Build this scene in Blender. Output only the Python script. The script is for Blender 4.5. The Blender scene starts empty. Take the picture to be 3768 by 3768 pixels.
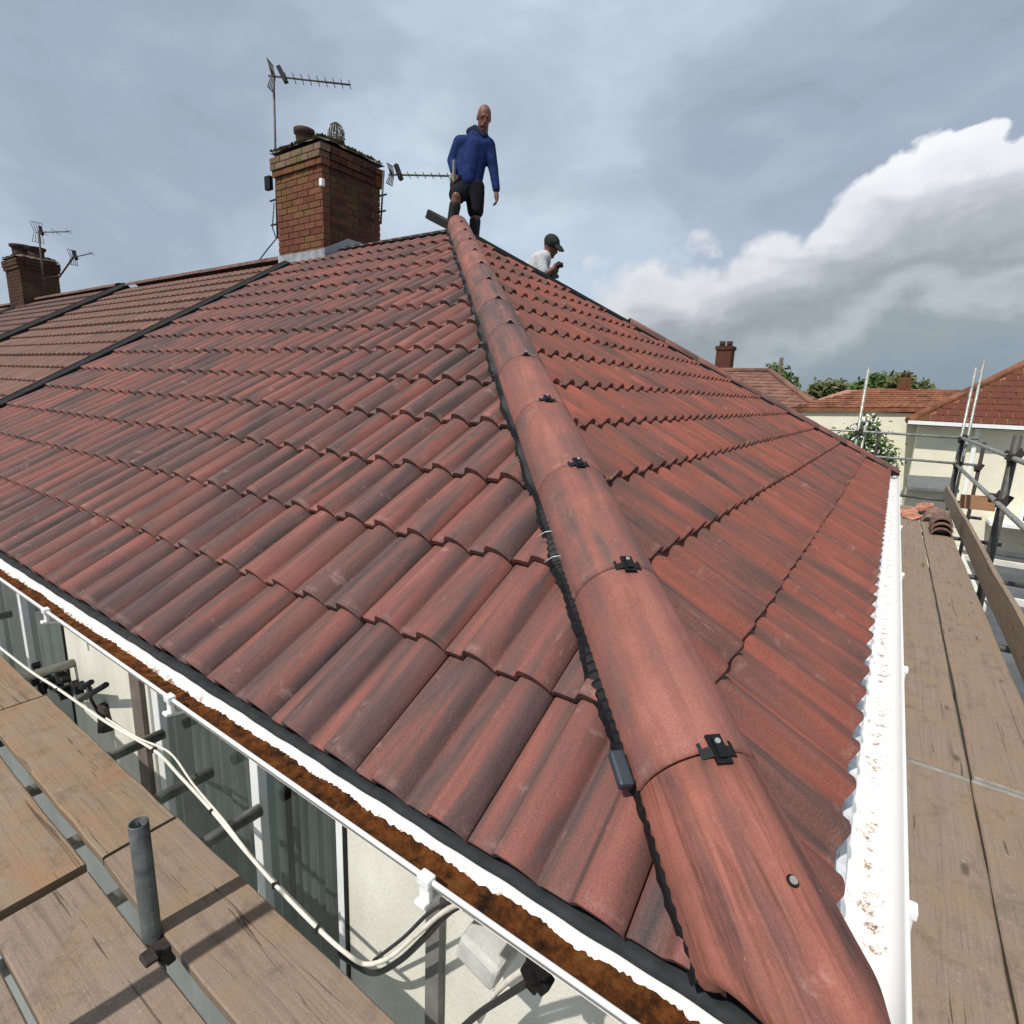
import bpy, bmesh, math, random
from mathutils import Vector, Matrix
random.seed(7)
C = bpy.context.scene.collection
S = bpy.context.scene
rad = math.radians
# ------------------------------------------------------------------ camera, world, sun, exposure
F = 2021.355 / 3768.0
CAMLOC = Vector((-0.0605, -0.6828, 0.8336))
RX = Vector((0.822, 0.568, 0.040)); FW = Vector((-0.549, 0.809, -0.212)).normalized()
RX = (RX - FW * RX.dot(FW)).normalized(); UP = RX.cross(FW)
cd = bpy.data.cameras.new('camera'); cam = bpy.data.objects.new('camera', cd); C.objects.link(cam)
cd.sensor_width = 36; cd.lens = 36 * F; cd.clip_start = 0.02; cd.clip_end = 3000
cam.matrix_world = Matrix(((RX.x, UP.x, -FW.x, CAMLOC.x), (RX.y, UP.y, -FW.y, CAMLOC.y), (RX.z, UP.z, -FW.z, CAMLOC.z), (0, 0, 0, 1)))
S.camera = cam
S.view_settings.view_transform = 'Standard'; S.view_settings.look = 'None'
S.view_settings.gamma = 1; S.view_settings.exposure = -0.22
try: S.view_settings.use_curve_mapping = False
except Exception: pass
SUN_TO = Vector((-0.040, -0.264, 0.365)).normalized()      # towards the sun
sl = bpy.data.lights.new('sun', 'SUN'); sl.energy = 5.0; sl.angle = rad(0.8); sl.color = (1.0, 0.95, 0.88)
sun = bpy.data.objects.new('sun', sl); C.objects.link(sun)
sun.rotation_euler = SUN_TO.to_track_quat('Z', 'Y').to_euler(); sun.location = (0, -5, 12)

W = bpy.data.worlds.new('World'); S.world = W; W.use_nodes = True
def build_world():
    nt = W.node_tree; nt.nodes.clear(); N = nt.nodes.new; L = nt.links.new
    out = N('ShaderNodeOutputWorld'); bg = N('ShaderNodeBackground'); bg.inputs[1].default_value = 1.1
    L(bg.outputs[0], out.inputs[0])
    sky = N('ShaderNodeTexSky'); sky.sky_type = 'NISHITA'; sky.sun_disc = False
    sky.sun_elevation = math.asin(SUN_TO.z); sky.sun_rotation = math.atan2(SUN_TO.x, SUN_TO.y)
    sc = N('ShaderNodeVectorMath'); sc.operation = 'SCALE'; sc.inputs[3].default_value = 0.10; L(sky.outputs[0], sc.inputs[0])
    tc = N('ShaderNodeTexCoord'); sep = N('ShaderNodeSeparateXYZ'); L(tc.outputs['Generated'], sep.inputs[0])
    def M(op, a, b=None, c=None, clamp=False):
        n = N('ShaderNodeMath'); n.operation = op; n.use_clamp = clamp
        for i, x in enumerate((a, b, c)):
            if x is None: continue
            if hasattr(x, 'links'): L(x, n.inputs[i])
            else: n.inputs[i].default_value = x
        return n.outputs[0]
    def noise(scale, detail, dist=0.0, off=(0, 0, 0), zs=1.0, rough=0.5):
        mp = N('ShaderNodeMapping'); L(tc.outputs['Generated'], mp.inputs[0]); mp.inputs['Location'].default_value = off
        mp.inputs['Scale'].default_value = (1, 1, zs)
        n = N('ShaderNodeTexNoise'); n.inputs['Scale'].default_value = scale; n.inputs['Detail'].default_value = detail
        n.inputs['Roughness'].default_value = rough; n.inputs['Distortion'].default_value = dist; L(mp.outputs[0], n.inputs[0]); return n.outputs[0]
    def ramp(x, stops, interp='LINEAR'):
        r = N('ShaderNodeValToRGB'); r.color_ramp.interpolation = interp; e = r.color_ramp.elements
        while len(e) > 1: e.remove(e[-1])
        e[0].position = stops[0][0]; e[0].color = (*stops[0][1], 1)
        for p, c in stops[1:]:
            q = e.new(p); q.color = (*c, 1)
        L(x, r.inputs[0]); return r.outputs[0]
    def mix(f, a, b):
        m = N('ShaderNodeMix'); m.data_type = 'RGBA'
        if hasattr(f, 'links'): L(f, m.inputs[0])
        else: m.inputs[0].default_value = f
        for s, i in ((a, 6), (b, 7)):
            if hasattr(s, 'links'): L(s, m.inputs[i])
            else: m.inputs[i].default_value = (*s, 1)
        return m.outputs[2]
    az = M('MULTIPLY', M('ARCTAN2', sep.outputs[0], sep.outputs[1]), 57.2958)
    el = M('MULTIPLY', M('ARCSINE', sep.outputs[2]), 57.2958)
    # high thin cloud sheet
    n1 = noise(2.1, 5, 0.5, (3.1, .4, 1.2), 1.5, 0.5); n2 = noise(5.5, 5, 0.4, (0, 2, 5), 2.2, .5)
    f = M('ADD', M('MULTIPLY', n1, .72), M('MULTIPLY', n2, .28))
    high = ramp(f, [(.30, (.33, .39, .48)), (.41, (.41, .485, .60)), (.49, (.48, .565, .68)), (.58, (.58, .69, .81)), (.70, (.70, .81, .90))], 'EASE')
    # soft grey belly patches
    n3 = noise(3.1, 4, .3, (7, 1, 2), 2.6); gm = M('SMOOTH_MIN', 1.0, M('MULTIPLY', M('SUBTRACT', n3, .52), 5.0), .2)
    gm = M('MAXIMUM', gm, 0.0)
    high = mix(M('MULTIPLY', gm, .5), high, (.37, .43, .50))
    # big cumulus bank: upper edge as a function of azimuth
    t = M('DIVIDE', M('ADD', az, 40.0), 80.0, clamp=True)
    fc = N('ShaderNodeFloatCurve'); cv = fc.mapping.curves[0]
    pts = [(-40, 3), (-31, 7.2), (-26.7, 10.6), (-20.9, 12.4), (-14.1, 14.2), (-10.1, 15.6), (-6.3, 17.2), (-2.4, 19.8), (0, 21.0), (4, 21.3), (12, 20), (24, 15), (40, 9)]
    cv.points[0].location = ((pts[0][0] + 40) / 80, pts[0][1] / 30); cv.points[1].location = ((pts[-1][0] + 40) / 80, pts[-1][1] / 30)
    for a, b in pts[1:-1]: cv.points.new((a + 40) / 80, b / 30)
    fc.mapping.update(); L(t, fc.inputs[1])
    edge = M('MULTIPLY', fc.outputs[0], 30.0)
    puff = M('ADD', M('MULTIPLY', M('SUBTRACT', noise(7.0, 8, .3, (1, 5, 3), 1.0, .58), .5), 8.5), M('MULTIPLY', M('SUBTRACT', noise(26.0, 6, .2, (2, 5, 1), 1.0, .6), .5), 2.6))
    vo = N('ShaderNodeTexVoronoi'); vo.feature = 'SMOOTH_F1'; vo.inputs['Scale'].default_value = 11.0; vo.inputs['Smoothness'].default_value = .35
    wn = N('ShaderNodeTexNoise'); wn.inputs['Scale'].default_value = 9; wn.inputs['Detail'].default_value = 4; L(tc.outputs['Generated'], wn.inputs[0])
    wv = N('ShaderNodeVectorMath'); wv.operation = 'SCALE'; wv.inputs[3].default_value = .16; L(wn.outputs[1], wv.inputs[0]); wa = N('ShaderNodeVectorMath'); L(tc.outputs['Generated'], wa.inputs[0]); L(wv.outputs[0], wa.inputs[1]); L(wa.outputs[0], vo.inputs[0])
    bil = M('MULTIPLY', M('SUBTRACT', .42, vo.outputs['Distance']), 7.0)
    puff = M('ADD', M('MULTIPLY', puff, .75), bil)
    depth = M('SUBTRACT', M('ADD', edge, puff), el)
    soft = M('MULTIPLY', M('ADD', M('MULTIPLY', az, -.07), 0.55), 1.0)       # ragged towards the left, crisp on the right
    soft = M('MAXIMUM', soft, .65)
    msk = M('DIVIDE', M('ADD', depth, M('MULTIPLY', soft, .3)), soft, clamp=True)
    azm = M('DIVIDE', M('ADD', az, 37.0), 11.0, clamp=True)
    msk = M('MULTIPLY', msk, azm)
    inner = M('ADD', depth, M('ADD', M('MULTIPLY', bil, -.8), M('MULTIPLY', M('SUBTRACT', noise(4.5, 6, .5, (4, 4, 9), 3.0, .5), .5), 10.0)))
    bank = ramp(M('DIVIDE', inner, 20.0, clamp=True), [(0, (1.08, 1.09, 1.11)), (.13, (.97, .99, 1.02)), (.27, (.68, .72, .77)), (.38, (.48, .52, .56)), (.48, (.38, .42, .455)), (.60, (.52, .57, .62)), (.72, (.34, .39, .43)), (1, (.26, .325, .39))], 'EASE')
    dim = M('ADD', .80, M('MULTIPLY', M('DIVIDE', M('ADD', az, 20.0), 18.0, clamp=True), .20))
    dm = N('ShaderNodeVectorMath'); dm.operation = 'SCALE'; L(bank, dm.inputs[0]); L(dim, dm.inputs[3]); bank = dm.outputs[0]
    col = mix(msk, high, bank)
    # horizon band
    hz = M('SUBTRACT', 1.0, M('DIVIDE', M('ADD', el, M('MULTIPLY', M('SUBTRACT', n2, .5), 8.0)), 6.5, clamp=True), clamp=True)
    ha = M('DIVIDE', M('ADD', az, 60.0), 55.0, clamp=True)
    hc = mix(ha, (.60, .70, .78), (.25, .33, .415))
    col = mix(M('MULTIPLY', hz, .85), col, hc)
    fin = mix(.90, sc.outputs[0], col)
    L(fin, bg.inputs[0])
build_world()

# ------------------------------------------------------------------ helpers
def at(u, v, **k):
    """point of the photograph's 1932-px grid at a known world x, y or z"""
    q = 3768 / 1932
    d = FW + RX * ((u * q - 1884) / 2021.355) - UP * ((v * q - 1884) / 2021.355)
    (ax, val), = k.items(); i = 'xyz'.index(ax)
    return CAMLOC + d * ((val - CAMLOC[i]) / d[i])
def prj(P):
    d = Vector(P) - CAMLOC; z = d.dot(FW)
    if z < .01: return None
    return (966 + 1036.4 * d.dot(RX) / z, 966 - 1036.4 * d.dot(UP) / z, z)

class MB:
    def __init__(s): s.v = []; s.f = []; s.uv = []; s.sm = []
    def add(s, vs, fs, uvs=None, smooth=False):
        o = len(s.v); s.v += [tuple(p) for p in vs]
        for f in fs: s.f.append(tuple(i + o for i in f)); s.sm.append(smooth)
        s.uv += list(uvs) if uvs else [(p[0] + p[2] * .37, p[1] + p[2] * .61) for p in vs]
        return s
    def box(s, c, d, rot=None):
        x, y, z = (q / 2 for q in d); P = [Vector(p) for p in ((-x, -y, -z), (x, -y, -z), (x, y, -z), (-x, y, -z), (-x, -y, z), (x, -y, z), (x, y, z), (-x, y, z))]
        if rot is not None: P = [rot @ p for p in P]
        c = Vector(c)
        return s.add([p + c for p in P], [(0, 3, 2, 1), (4, 5, 6, 7), (0, 1, 5, 4), (1, 2, 6, 5), (2, 3, 7, 6), (3, 0, 4, 7)])
    def tube(s, pts, r, n=10, cap=True, r2=None):
        pts = [Vector(p) for p in pts]; m = len(pts); vs = []; uv = []; ref = None; dist = 0
        for i, p in enumerate(pts):
            t = (pts[min(i + 1, m - 1)] - pts[max(i - 1, 0)]).normalized()
            if ref is None: ref = t.orthogonal().normalized()
            ref = (ref - t * ref.dot(t)).normalized(); b = t.cross(ref)
            rr = r if r2 is None else r + (r2 - r) * i / max(1, m - 1)
            if i: dist += (p - pts[i - 1]).length
            for k in range(n):
                a = 2 * math.pi * k / n; vs.append(p + (ref * math.cos(a) + b * math.sin(a)) * rr); uv.append((dist, k / n))
        fs = [(i * n + k, i * n + (k + 1) % n, (i + 1) * n + (k + 1) % n, (i + 1) * n + k) for i in range(m - 1) for k in range(n)]
        s.add(vs, fs, uv, True)
        if cap:
            o = len(s.v) - m * n
            s.f.append(tuple(o + k for k in range(n))[::-1]); s.sm.append(False)
            s.f.append(tuple(o + (m - 1) * n + k for k in range(n))); s.sm.append(False)
        return s
    def grid(s, rows, smooth=True, uvs=None):
        n = len(rows[0]); vs = [p for r in rows for p in r]
        fs = [(i * n + k, i * n + k + 1, (i + 1) * n + k + 1, (i + 1) * n + k) for i in range(len(rows) - 1) for k in range(n - 1)]
        return s.add(vs, fs, [u for r in uvs for u in r] if uvs else None, smooth)
    def prism(s, poly, off):
        n = len(poly); off = Vector(off); vs = [Vector(p) for p in poly] + [Vector(p) + off for p in poly]
        return s.add(vs, [tuple(range(n))[::-1], tuple(range(n, 2 * n))] + [(i, (i + 1) % n, n + (i + 1) % n, n + i) for i in range(n)])
    def mesh(s, name, mat):
        me = bpy.data.meshes.new(name); me.from_pydata(s.v, [], s.f); me.update()
        u = me.uv_layers.new(name='uv')
        for l in me.loops: u.data[l.index].uv = s.uv[l.vertex_index]
        me.polygons.foreach_set('use_smooth', s.sm)
        if mat: me.materials.append(mat)
        bm = bmesh.new(); bm.from_mesh(me); bmesh.ops.recalc_face_normals(bm, faces=bm.faces); bm.to_mesh(me); bm.free()
        return me
    def build(s, name, mat, parent=None, bevel=0, solid=0):
        return link(name, s.mesh(name, mat), parent, bevel, solid)
def link(name, me, parent=None, bevel=0, solid=0):
    o = bpy.data.objects.new(name, me); C.objects.link(o)
    if parent: o.parent = parent
    if solid:
        m = o.modifiers.new('solid', 'SOLIDIFY'); m.thickness = solid; m.offset = -1
    if bevel:
        m = o.modifiers.new('bevel', 'BEVEL'); m.width = bevel; m.segments = 2; m.limit_method = 'ANGLE'; m.angle_limit = rad(40)
    return o
def tag(o, label=None, cat=None, group=None, kind=None):
    for k, v in (('label', label), ('category', cat), ('group', group), ('kind', kind)):
        if v: o[k] = v
    return o
def empty(name, loc, label, cat, group=None):
    o = bpy.data.objects.new(name, None); C.objects.link(o); o.location = loc; o.empty_display_size = .1
    tag(o, label, cat, group); return o
def fix_parent(o):           # keep world position of children built in world coordinates
    off = Matrix.Translation(o.matrix_basis.translation).inverted()
    for c in o.children: c.matrix_parent_inverse = off
def copy_tree(o, parent=None):
    c = o.copy(); C.objects.link(c)
    if parent: c.parent = parent
    for ch in o.children: copy_tree(ch, c)
    return c

# ------------------------------------------------------------------ materials
def mat(name, rough=.7, metal=0, spec=.4):
    m = bpy.data.materials.new(name); m.use_nodes = True; nt = m.node_tree
    b = nt.nodes['Principled BSDF']; b.inputs['Roughness'].default_value = rough; b.inputs['Metallic'].default_value = metal
    b.inputs['Specular IOR Level'].default_value = spec
    return m, nt, b
class NT:
    def __init__(s, nt): s.nt = nt; s.N = nt.nodes.new; s.L = nt.links.new
    def math(s, op, a, b=None, clamp=False):
        n = s.N('ShaderNodeMath'); n.operation = op; n.use_clamp = clamp
        for i, x in enumerate((a, b)):
            if x is None: continue
            if hasattr(x, 'links'): s.L(x, n.inputs[i])
            else: n.inputs[i].default_value = x
        return n.outputs[0]
    def coords(s, kind='Object', scale=(1, 1, 1), rnd=True):
        if kind == 'uv':
            c = s.N('ShaderNodeUVMap'); c.uv_map = 'uv'; c = c.outputs[0]
        elif kind == 'world':
            c = s.N('ShaderNodeNewGeometry').outputs['Position']
        else: c = s.N('ShaderNodeTexCoord').outputs['Object']
        mp = s.N('ShaderNodeMapping'); mp.inputs['Scale'].default_value = scale; s.L(c, mp.inputs[0]); o = mp.outputs[0]
        if rnd:
            oi = s.N('ShaderNodeObjectInfo'); at_ = s.N('ShaderNodeAttribute'); at_.attribute_name = 'rnd'
            k = s.math('ADD', s.math('MULTIPLY', oi.outputs['Random'], 91.7), s.math('MULTIPLY', at_.outputs['Fac'], 57.3))
            cb = s.N('ShaderNodeCombineXYZ'); s.L(k, cb.inputs[0]); s.L(k, cb.inputs[1]); s.L(k, cb.inputs[2])
            ad = s.N('ShaderNodeVectorMath'); s.L(o, ad.inputs[0]); s.L(cb.outputs[0], ad.inputs[1]); o = ad.outputs[0]; s.r = s.math('FRACT', s.math('MULTIPLY', k, .137))
        return o
    def noise(s, c, scale, detail=4, rough=.5, dist=0.):
        n = s.N('ShaderNodeTexNoise'); s.L(c, n.inputs[0]); n.inputs['Scale'].default_value = scale
        n.inputs['Detail'].default_value = detail; n.inputs['Roughness'].default_value = rough; n.inputs['Distortion'].default_value = dist
        return n.outputs[0]
    def ramp(s, x, stops):
        r = s.N('ShaderNodeValToRGB'); e = r.color_ramp.elements
        while len(e) > 1: e.remove(e[-1])
        f = lambda c: (c, c, c, 1) if isinstance(c, (int, float)) else (*c, 1)
        e[0].position = stops[0][0]; e[0].color = f(stops[0][1])
        for p, c in stops[1:]: e.new(p).color = f(c)
        s.L(x, r.inputs[0]); return r.outputs[0]
    def mix(s, f, a, b, mode='MIX'):
        m = s.N('ShaderNodeMix'); m.data_type = 'RGBA'; m.blend_type = mode
        if hasattr(f, 'links'): s.L(f, m.inputs[0])
        else: m.inputs[0].default_value = f
        for q, i in ((a, 6), (b, 7)):
            if hasattr(q, 'links'): s.L(q, m.inputs[i])
            else: m.inputs[i].default_value = (*q, 1)
        return m.outputs[2]
    def bump(s, b, h, strength=.3, dist=.01, prev=None):
        n = s.N('ShaderNodeBump'); n.inputs['Strength'].default_value = strength; n.inputs['Distance'].default_value = dist
        s.L(h, n.inputs['Height'])
        if prev: s.L(prev, n.inputs['Normal'])
        s.L(n.outputs[0], b.inputs['Normal']); return n.outputs[0]
def simple(name, col, rough=.7, metal=0, spec=.4, var=.25, scale=8, bump=.15, bscale=120, kind='Object', stretch=(1, 1, 1), bdist=.002):
    m, nt, b = mat(name, rough, metal, spec); n = NT(nt)
    c = n.coords(kind, stretch, rnd=(kind != 'world')); f = n.noise(c, scale, 5, .6)
    lo = tuple(x * (1 - var) for x in col); hi = tuple(min(1, x * (1 + var)) for x in col)
    nt.links.new(n.ramp(f, [(.3, lo), (.7, hi)]), b.inputs['Base Color'])
    if bump: n.bump(b, n.noise(c, bscale, 3), bump, bdist)
    return m

def tile_material(name, dark, mid, red, pale, redbias=.0, sandy=1.0, wood=0.0, per=.17, blot=.0, cell=True):
    m, nt, b = mat(name, .82, 0, .3); n = NT(nt)
    c = n.coords('uv', (19.0, 1.7, 1)); r = n.r
    c2 = n.coords('uv', (1, 1, 1))
    if cell:
        uq = n.N('ShaderNodeUVMap'); uq.uv_map = 'uv'; sq = n.N('ShaderNodeSeparateXYZ'); n.L(uq.outputs[0], sq.inputs[0])
        ci = n.math('MULTIPLY', n.math('FLOOR', n.math('MULTIPLY', sq.outputs[0], 1 / .163)), 7.31)
        cbx = n.N('ShaderNodeCombineXYZ'); n.L(ci, cbx.inputs[0]); n.L(ci, cbx.inputs[1]); av = n.N('ShaderNodeVectorMath'); n.L(c, av.inputs[0]); n.L(cbx.outputs[0], av.inputs[1]); c = av.outputs[0]
    f = n.noise(c, 1.0, 4, .55, .4)
    f = n.math('ADD', f, n.math('MULTIPLY', n.math('SUBTRACT', r, .5), per))
    f = n.math('ADD', f, redbias)
    if blot: f = n.math('ADD', f, n.math('MULTIPLY', n.math('SUBTRACT', n.noise(c2, 7, 5, .65, .6), .5), blot))
    col = n.ramp(f, [(.30, dark), (.45, mid), (.60, red), (.76, tuple(x * 1.3 for x in red))])
    # large colour drift per tile
    col = n.mix(n.math('MULTIPLY', n.ramp(n.noise(c2, 5, 3), [(.45, 0.), (.7, 1.)]), .35), col, mid)
    # pale scuffs and sand
    sc = n.ramp(n.noise(c2, 11, 6, .7), [(.62, 0.), (.74, 1.)])
    col = n.mix(n.math('MULTIPLY', sc, .5), col, pale)
    uvn = n.N('ShaderNodeUVMap'); uvn.uv_map = 'uv'; sp = n.N('ShaderNodeSeparateXYZ'); n.L(uvn.outputs[0], sp.inputs[0])
    edge = n.math('SUBTRACT', 1.0, n.math('MULTIPLY', n.math('ABSOLUTE', n.math('SUBTRACT', sp.outputs[1], .014)), 60.0), clamp=True)
    col = n.mix(n.math('MULTIPLY', n.math('MULTIPLY', edge, n.ramp(n.noise(c2, 17, 5, .7), [(.50, 0.), (.66, 1.)])), .32), col, pale)
    scn = n.noise(n.coords('uv', (70, 5, 1)), 1, 2, .5, 2.5)
    col = n.mix(n.math('MULTIPLY', n.ramp(scn, [(.70, 0.), (.725, 1.), (.75, 0.)]), n.math('MULTIPLY', n.ramp(n.noise(c2, 6, 2), [(.5, 0.), (.6, 1.)]), .6)), col, pale)
    g = n.noise(c2, 330, 2, .6)
    col = n.mix(.55 * sandy, col, n.ramp(g, [(.3, .62), (.5, 1.0), (.72, 1.5)]), 'MULTIPLY')
    if wood:
        st = n.noise(n.coords('uv', (60, 2.2, 1)), 1, 6, .65, .8)
        col = n.mix(wood, col, n.ramp(st, [(.34, .35), (.5, 1.0), (.7, 1.2)]), 'MULTIPLY')
    nt.links.new(col, b.inputs['Base Color'])
    p = n.bump(b, g, .35 * sandy, .0015)
    n.bump(b, n.noise(c2, 28, 4), .25, .004, p)
    return m
M_TILE = tile_material('roof_tile', (.053, .042, .040), (.112, .064, .058), (.200, .075, .060), (.38, .25, .22), .01, per=.11)
M_TILE2 = tile_material('roof_tile_right', (.062, .045, .041), (.142, .064, .052), (.218, .068, .048), (.36, .21, .17), .025, per=.11)
M_HIP = tile_material('hip_tile', (.092, .064, .060), (.170, .084, .072), (.232, .090, .070), (.40, .25, .21), .01, .8, .10, .28, .50, False)
M_HIPW = tile_material('hip_tile_grain', (.085, .046, .041), (.19, .076, .060), (.270, .096, .068), (.46, .27, .22), .05, .6, .8, .0, .44, False)
M_OLD = tile_material('old_tile', (.075, .050, .042), (.118, .068, .055), (.150, .080, .062), (.20, .14, .11), .0)
M_STACK = tile_material('old_ridge_tile', (.09, .06, .05), (.17, .10, .08), (.25, .13, .10), (.36, .25, .2), .0)
M_FAR = simple('far_roof_tile', (.24, .105, .07), .85, var=.45, scale=1.2, bump=.2, bscale=30)
M_FARO = simple('far_roof_orange', (.20, .080, .040), .85, var=.6, scale=2.6, bump=.2, bscale=30)
M_BLK = simple('black_plastic', (.007, .007, .008), .55, 0, .25, .3, 12, .1, 60)
M_MEMB = simple('black_membrane', (.012, .012, .013), .75, 0, .25, .5, 14, .4, 90, bdist=.003)
M_FELT = simple('grey_underlay', (.024, .026, .028), .8, 0, .25, .35, 20, .4, 160, bdist=.003)
M_TUBE = simple('galvanised_tube', (.33, .33, .30), .5, .55, .5, .4, 14, .25, 90)
M_DTUBE = simple('dark_tube', (.085, .08, .07), .6, .4, .4, .4, 14, .2, 90)
M_IRON = simple('rusty_iron', (.045, .036, .032), .7, .4, .4, .5, 40, .4, 120)
M_LEAD = simple('lead_flashing', (.30, .32, .345), .55, .2, .4, .35, 9, .3, 40, bdist=.005)
M_MORTAR = simple('mortar', (.15, .12, .10), .95, 0, .2, .3, 18, .4, 120)
M_CONC = simple('concrete_block', (.50, .50, .47), .9, 0, .2, .2, 18, .5, 140)
M_RENDER = simple('cream_render', (.69, .67, .59), .9, 0, .2, .12, 7, .7, 220, bdist=.003, stretch=(1, 1, .35))
M_WHITEH = simple('white_render', (.74, .70, .56), .9, 0, .2, .06, 3, .2, 60)
M_UPVC = simple('white_upvc', (.80, .81, .80), .35, 0, .5, .06, 6, .05, 60)
M_CABLE = simple('white_cable', (.72, .68, .60), .5, 0, .5, .18, 26, .1, 60)
M_BCABLE = simple('black_cable', (.02, .02, .021), .45, 0, .5, .2, 20, .1, 60)
M_SKIN = simple('skin', (.17, .070, .047), .55, 0, .4, .12, 30, .1, 200)
M_NAVY = simple('blue_fleece', (.011, .026, .105), .9, 0, .2, .35, 16, .5, 60, bdist=.012)
M_NAVYD = simple('dark_collar', (.012, .022, .045), .9, 0, .2, .3, 20, .3, 60)
M_SHORT = simple('dark_shorts', (.008, .008, .012), .9, 0, .2, .4, 16, .5, 50, bdist=.012)
M_SOCK = simple('black_boot', (.012, .012, .012), .7, 0, .3, .3, 20, .3, 60)
M_WSHIRT = simple('white_shirt', (.46, .47, .49), .9, 0, .2, .08, 20, .5, 30, bdist=.012)
M_CAPM = simple('dark_cap', (.022, .028, .024), .9, 0, .2, .3, 30, .2, 90)
M_TAN = simple('tan_trousers', (.34, .21, .12), .9, 0, .2, .25, 20, .4, 50, bdist=.01)
M_BARK = simple('bark', (.10, .075, .055), .9, 0, .2, .3, 12, .6, 60)
M_MOSSG = simple('green_moss', (.032, .036, .015), .95, 0, .1, .6, 30, .8, 160)
M_POT = simple('clay_pot', (.055, .030, .025), .85, 0, .2, .55, 20, .4, 80)
M_DGREY = simple('dark_grey_slab', (.10, .105, .11), .85, 0, .2, .35, 1.2, .3, 20, 'world')
M_STRAP = simple('board_end_band', (.33, .31, .27), .6, .3, .4, .3, 20, .3, 90)
M_RUBBLE = simple('terracotta_rubble', (.38, .17, .115), .9, 0, .2, .5, 14, .5, 70)

def board_material(name, base, tint):
    m, nt, b = mat(name, .85, 0, .2); n = NT(nt)
    c = n.coords('uv', (1, 1, 1)); cs = n.coords('uv', (1.6, 46, 1))
    g = n.noise(cs, 1.0, 7, .68, 1.2)
    st = n.noise(c, 4.2, 6, .65, .5); dirt = n.noise(c, 11, 7, .75)
    col = n.ramp(g, [(.25, tuple(x * .62 for x in base)), (.45, base), (.75, tuple(min(1, x * 1.2) for x in base))])
    col = n.mix(n.ramp(st, [(.46, 0.), (.64, .8)]), col, tint)
    col = n.mix(n.ramp(dirt, [(.52, 0.), (.70, .6)]), col, tuple(x * .5 for x in base))
    vk = n.N('ShaderNodeTexVoronoi'); vk.inputs['Scale'].default_value = 1.0; n.L(n.coords('uv', (2.6, 7.0, 1)), vk.inputs[0])
    col = n.mix(n.ramp(vk.outputs['Distance'], [(.05, .75), (.11, 0.)]), col, tuple(x * .3 for x in base))
    cr = n.noise(n.coords('uv', (.9, 30, 1)), 1.0, 3, .6, 1.5)
    col = n.mix(n.ramp(cr, [(.655, 0.), (.67, .8), (.70, .8), (.715, 0.)]), col, tuple(x * .28 for x in base))
    col = n.mix(n.ramp(n.noise(c, 38, 5, .75), [(.63, 0.), (.70, .55)]), col, (.42, .38, .33))
    col = n.mix(.5, col, n.ramp(n.noise(c, 260, 3, .7), [(.3, .6), (.5, 1.), (.75, 1.35)]), 'MULTIPLY')
    nt.links.new(col, b.inputs['Base Color'])
    p = n.bump(b, g, .6, .004); n.bump(b, n.noise(c, 140, 4, .7), .45, .003, p)
    return m
M_WOOD = board_material('scaffold_board', (.245, .185, .130), (.29, .175, .10))
M_WOODG = board_material('scaffold_board_grey', (.240, .186, .142), (.27, .190, .125))

def gutter_material(dirt=.36):
    m, nt, b = mat('white_gutter', .4, 0, .5); n = NT(nt)
    c = n.coords('world', (1, 1, 1), rnd=False)
    f = n.noise(c, 26, 6, .7); f2 = n.noise(c, 120, 4, .7)
    uvn = n.N('ShaderNodeUVMap'); uvn.uv_map = 'uv'; sp = n.N('ShaderNodeSeparateXYZ'); n.L(uvn.outputs[0], sp.inputs[0])
    # uv.y = 0 at the back lip, .5 at the bottom of the channel, 1 at the front lip, >1 outside
    d = n.math('SUBTRACT', 1.0, n.math('MULTIPLY', n.math('ABSOLUTE', n.math('SUBTRACT', sp.outputs[1], .5)), 2.6), clamp=True)
    k = n.math('ADD', n.math('MULTIPLY', f, .9), n.math('MULTIPLY', d, dirt))
    k = n.math('ADD', k, n.math('MULTIPLY', n.math('SUBTRACT', f2, .5), .35))
    k = n.math('ADD', k, n.math('MULTIPLY', n.math('SUBTRACT', n.noise(c, 420, 3, .7), .5), .30))
    col = n.ramp(k, [(.64, (.80, .80, .78)), (.70, (.60, .50, .42)), (.76, (.16, .09, .05))])
    nt.links.new(col, b.inputs['Base Color']); return m
M_GUT = gutter_material(.50)
M_GUTR = gutter_material(.19)
def moss_material():
    m, nt, b = mat('gutter_silt', .95, 0, .1); n = NT(nt)
    c = n.coords('world', rnd=False)
    col = n.ramp(n.noise(c, 34, 6, .7), [(.34, (.022, .012, .007)), (.46, (.09, .032, .010)), (.58, (.18, .060, .016)), (.72, (.17, .095, .030))])
    nt.links.new(col, b.inputs['Base Color']); n.bump(b, n.noise(c, 260, 5, .8), 1.0, .006); return m
M_SILT = moss_material()
def brick_material(name, a, bcol, moss=.3):
    m, nt, b = mat(name, .92, 0, .2); n = NT(nt)
    c = n.coords('Object', (1, 1, 1)); w = n.coords('world', rnd=False)
    col = n.mix(n.ramp(n.r, [(.0, 0.), (1., 1.)]), a, bcol) if False else n.ramp(n.r, [(0., a), (.5, tuple((x + y) / 2 for x, y in zip(a, bcol))), (1., bcol)])
    col = n.mix(.6, col, n.ramp(n.noise(c, 30, 5, .7), [(.3, .55), (.6, 1.15)]), 'MULTIPLY')
    col = n.mix(n.math('MULTIPLY', n.ramp(n.noise(w, 3.2, 5, .7), [(.5, 0.), (.66, 1.)]), moss), col, (.10, .10, .025))
    nt.links.new(col, b.inputs['Base Color']); n.bump(b, n.noise(c, 90, 4), .6, .004); return m
M_BRICK = brick_material('chimney_brick', (.125, .042, .028), (.185, .082, .045), .9)
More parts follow.
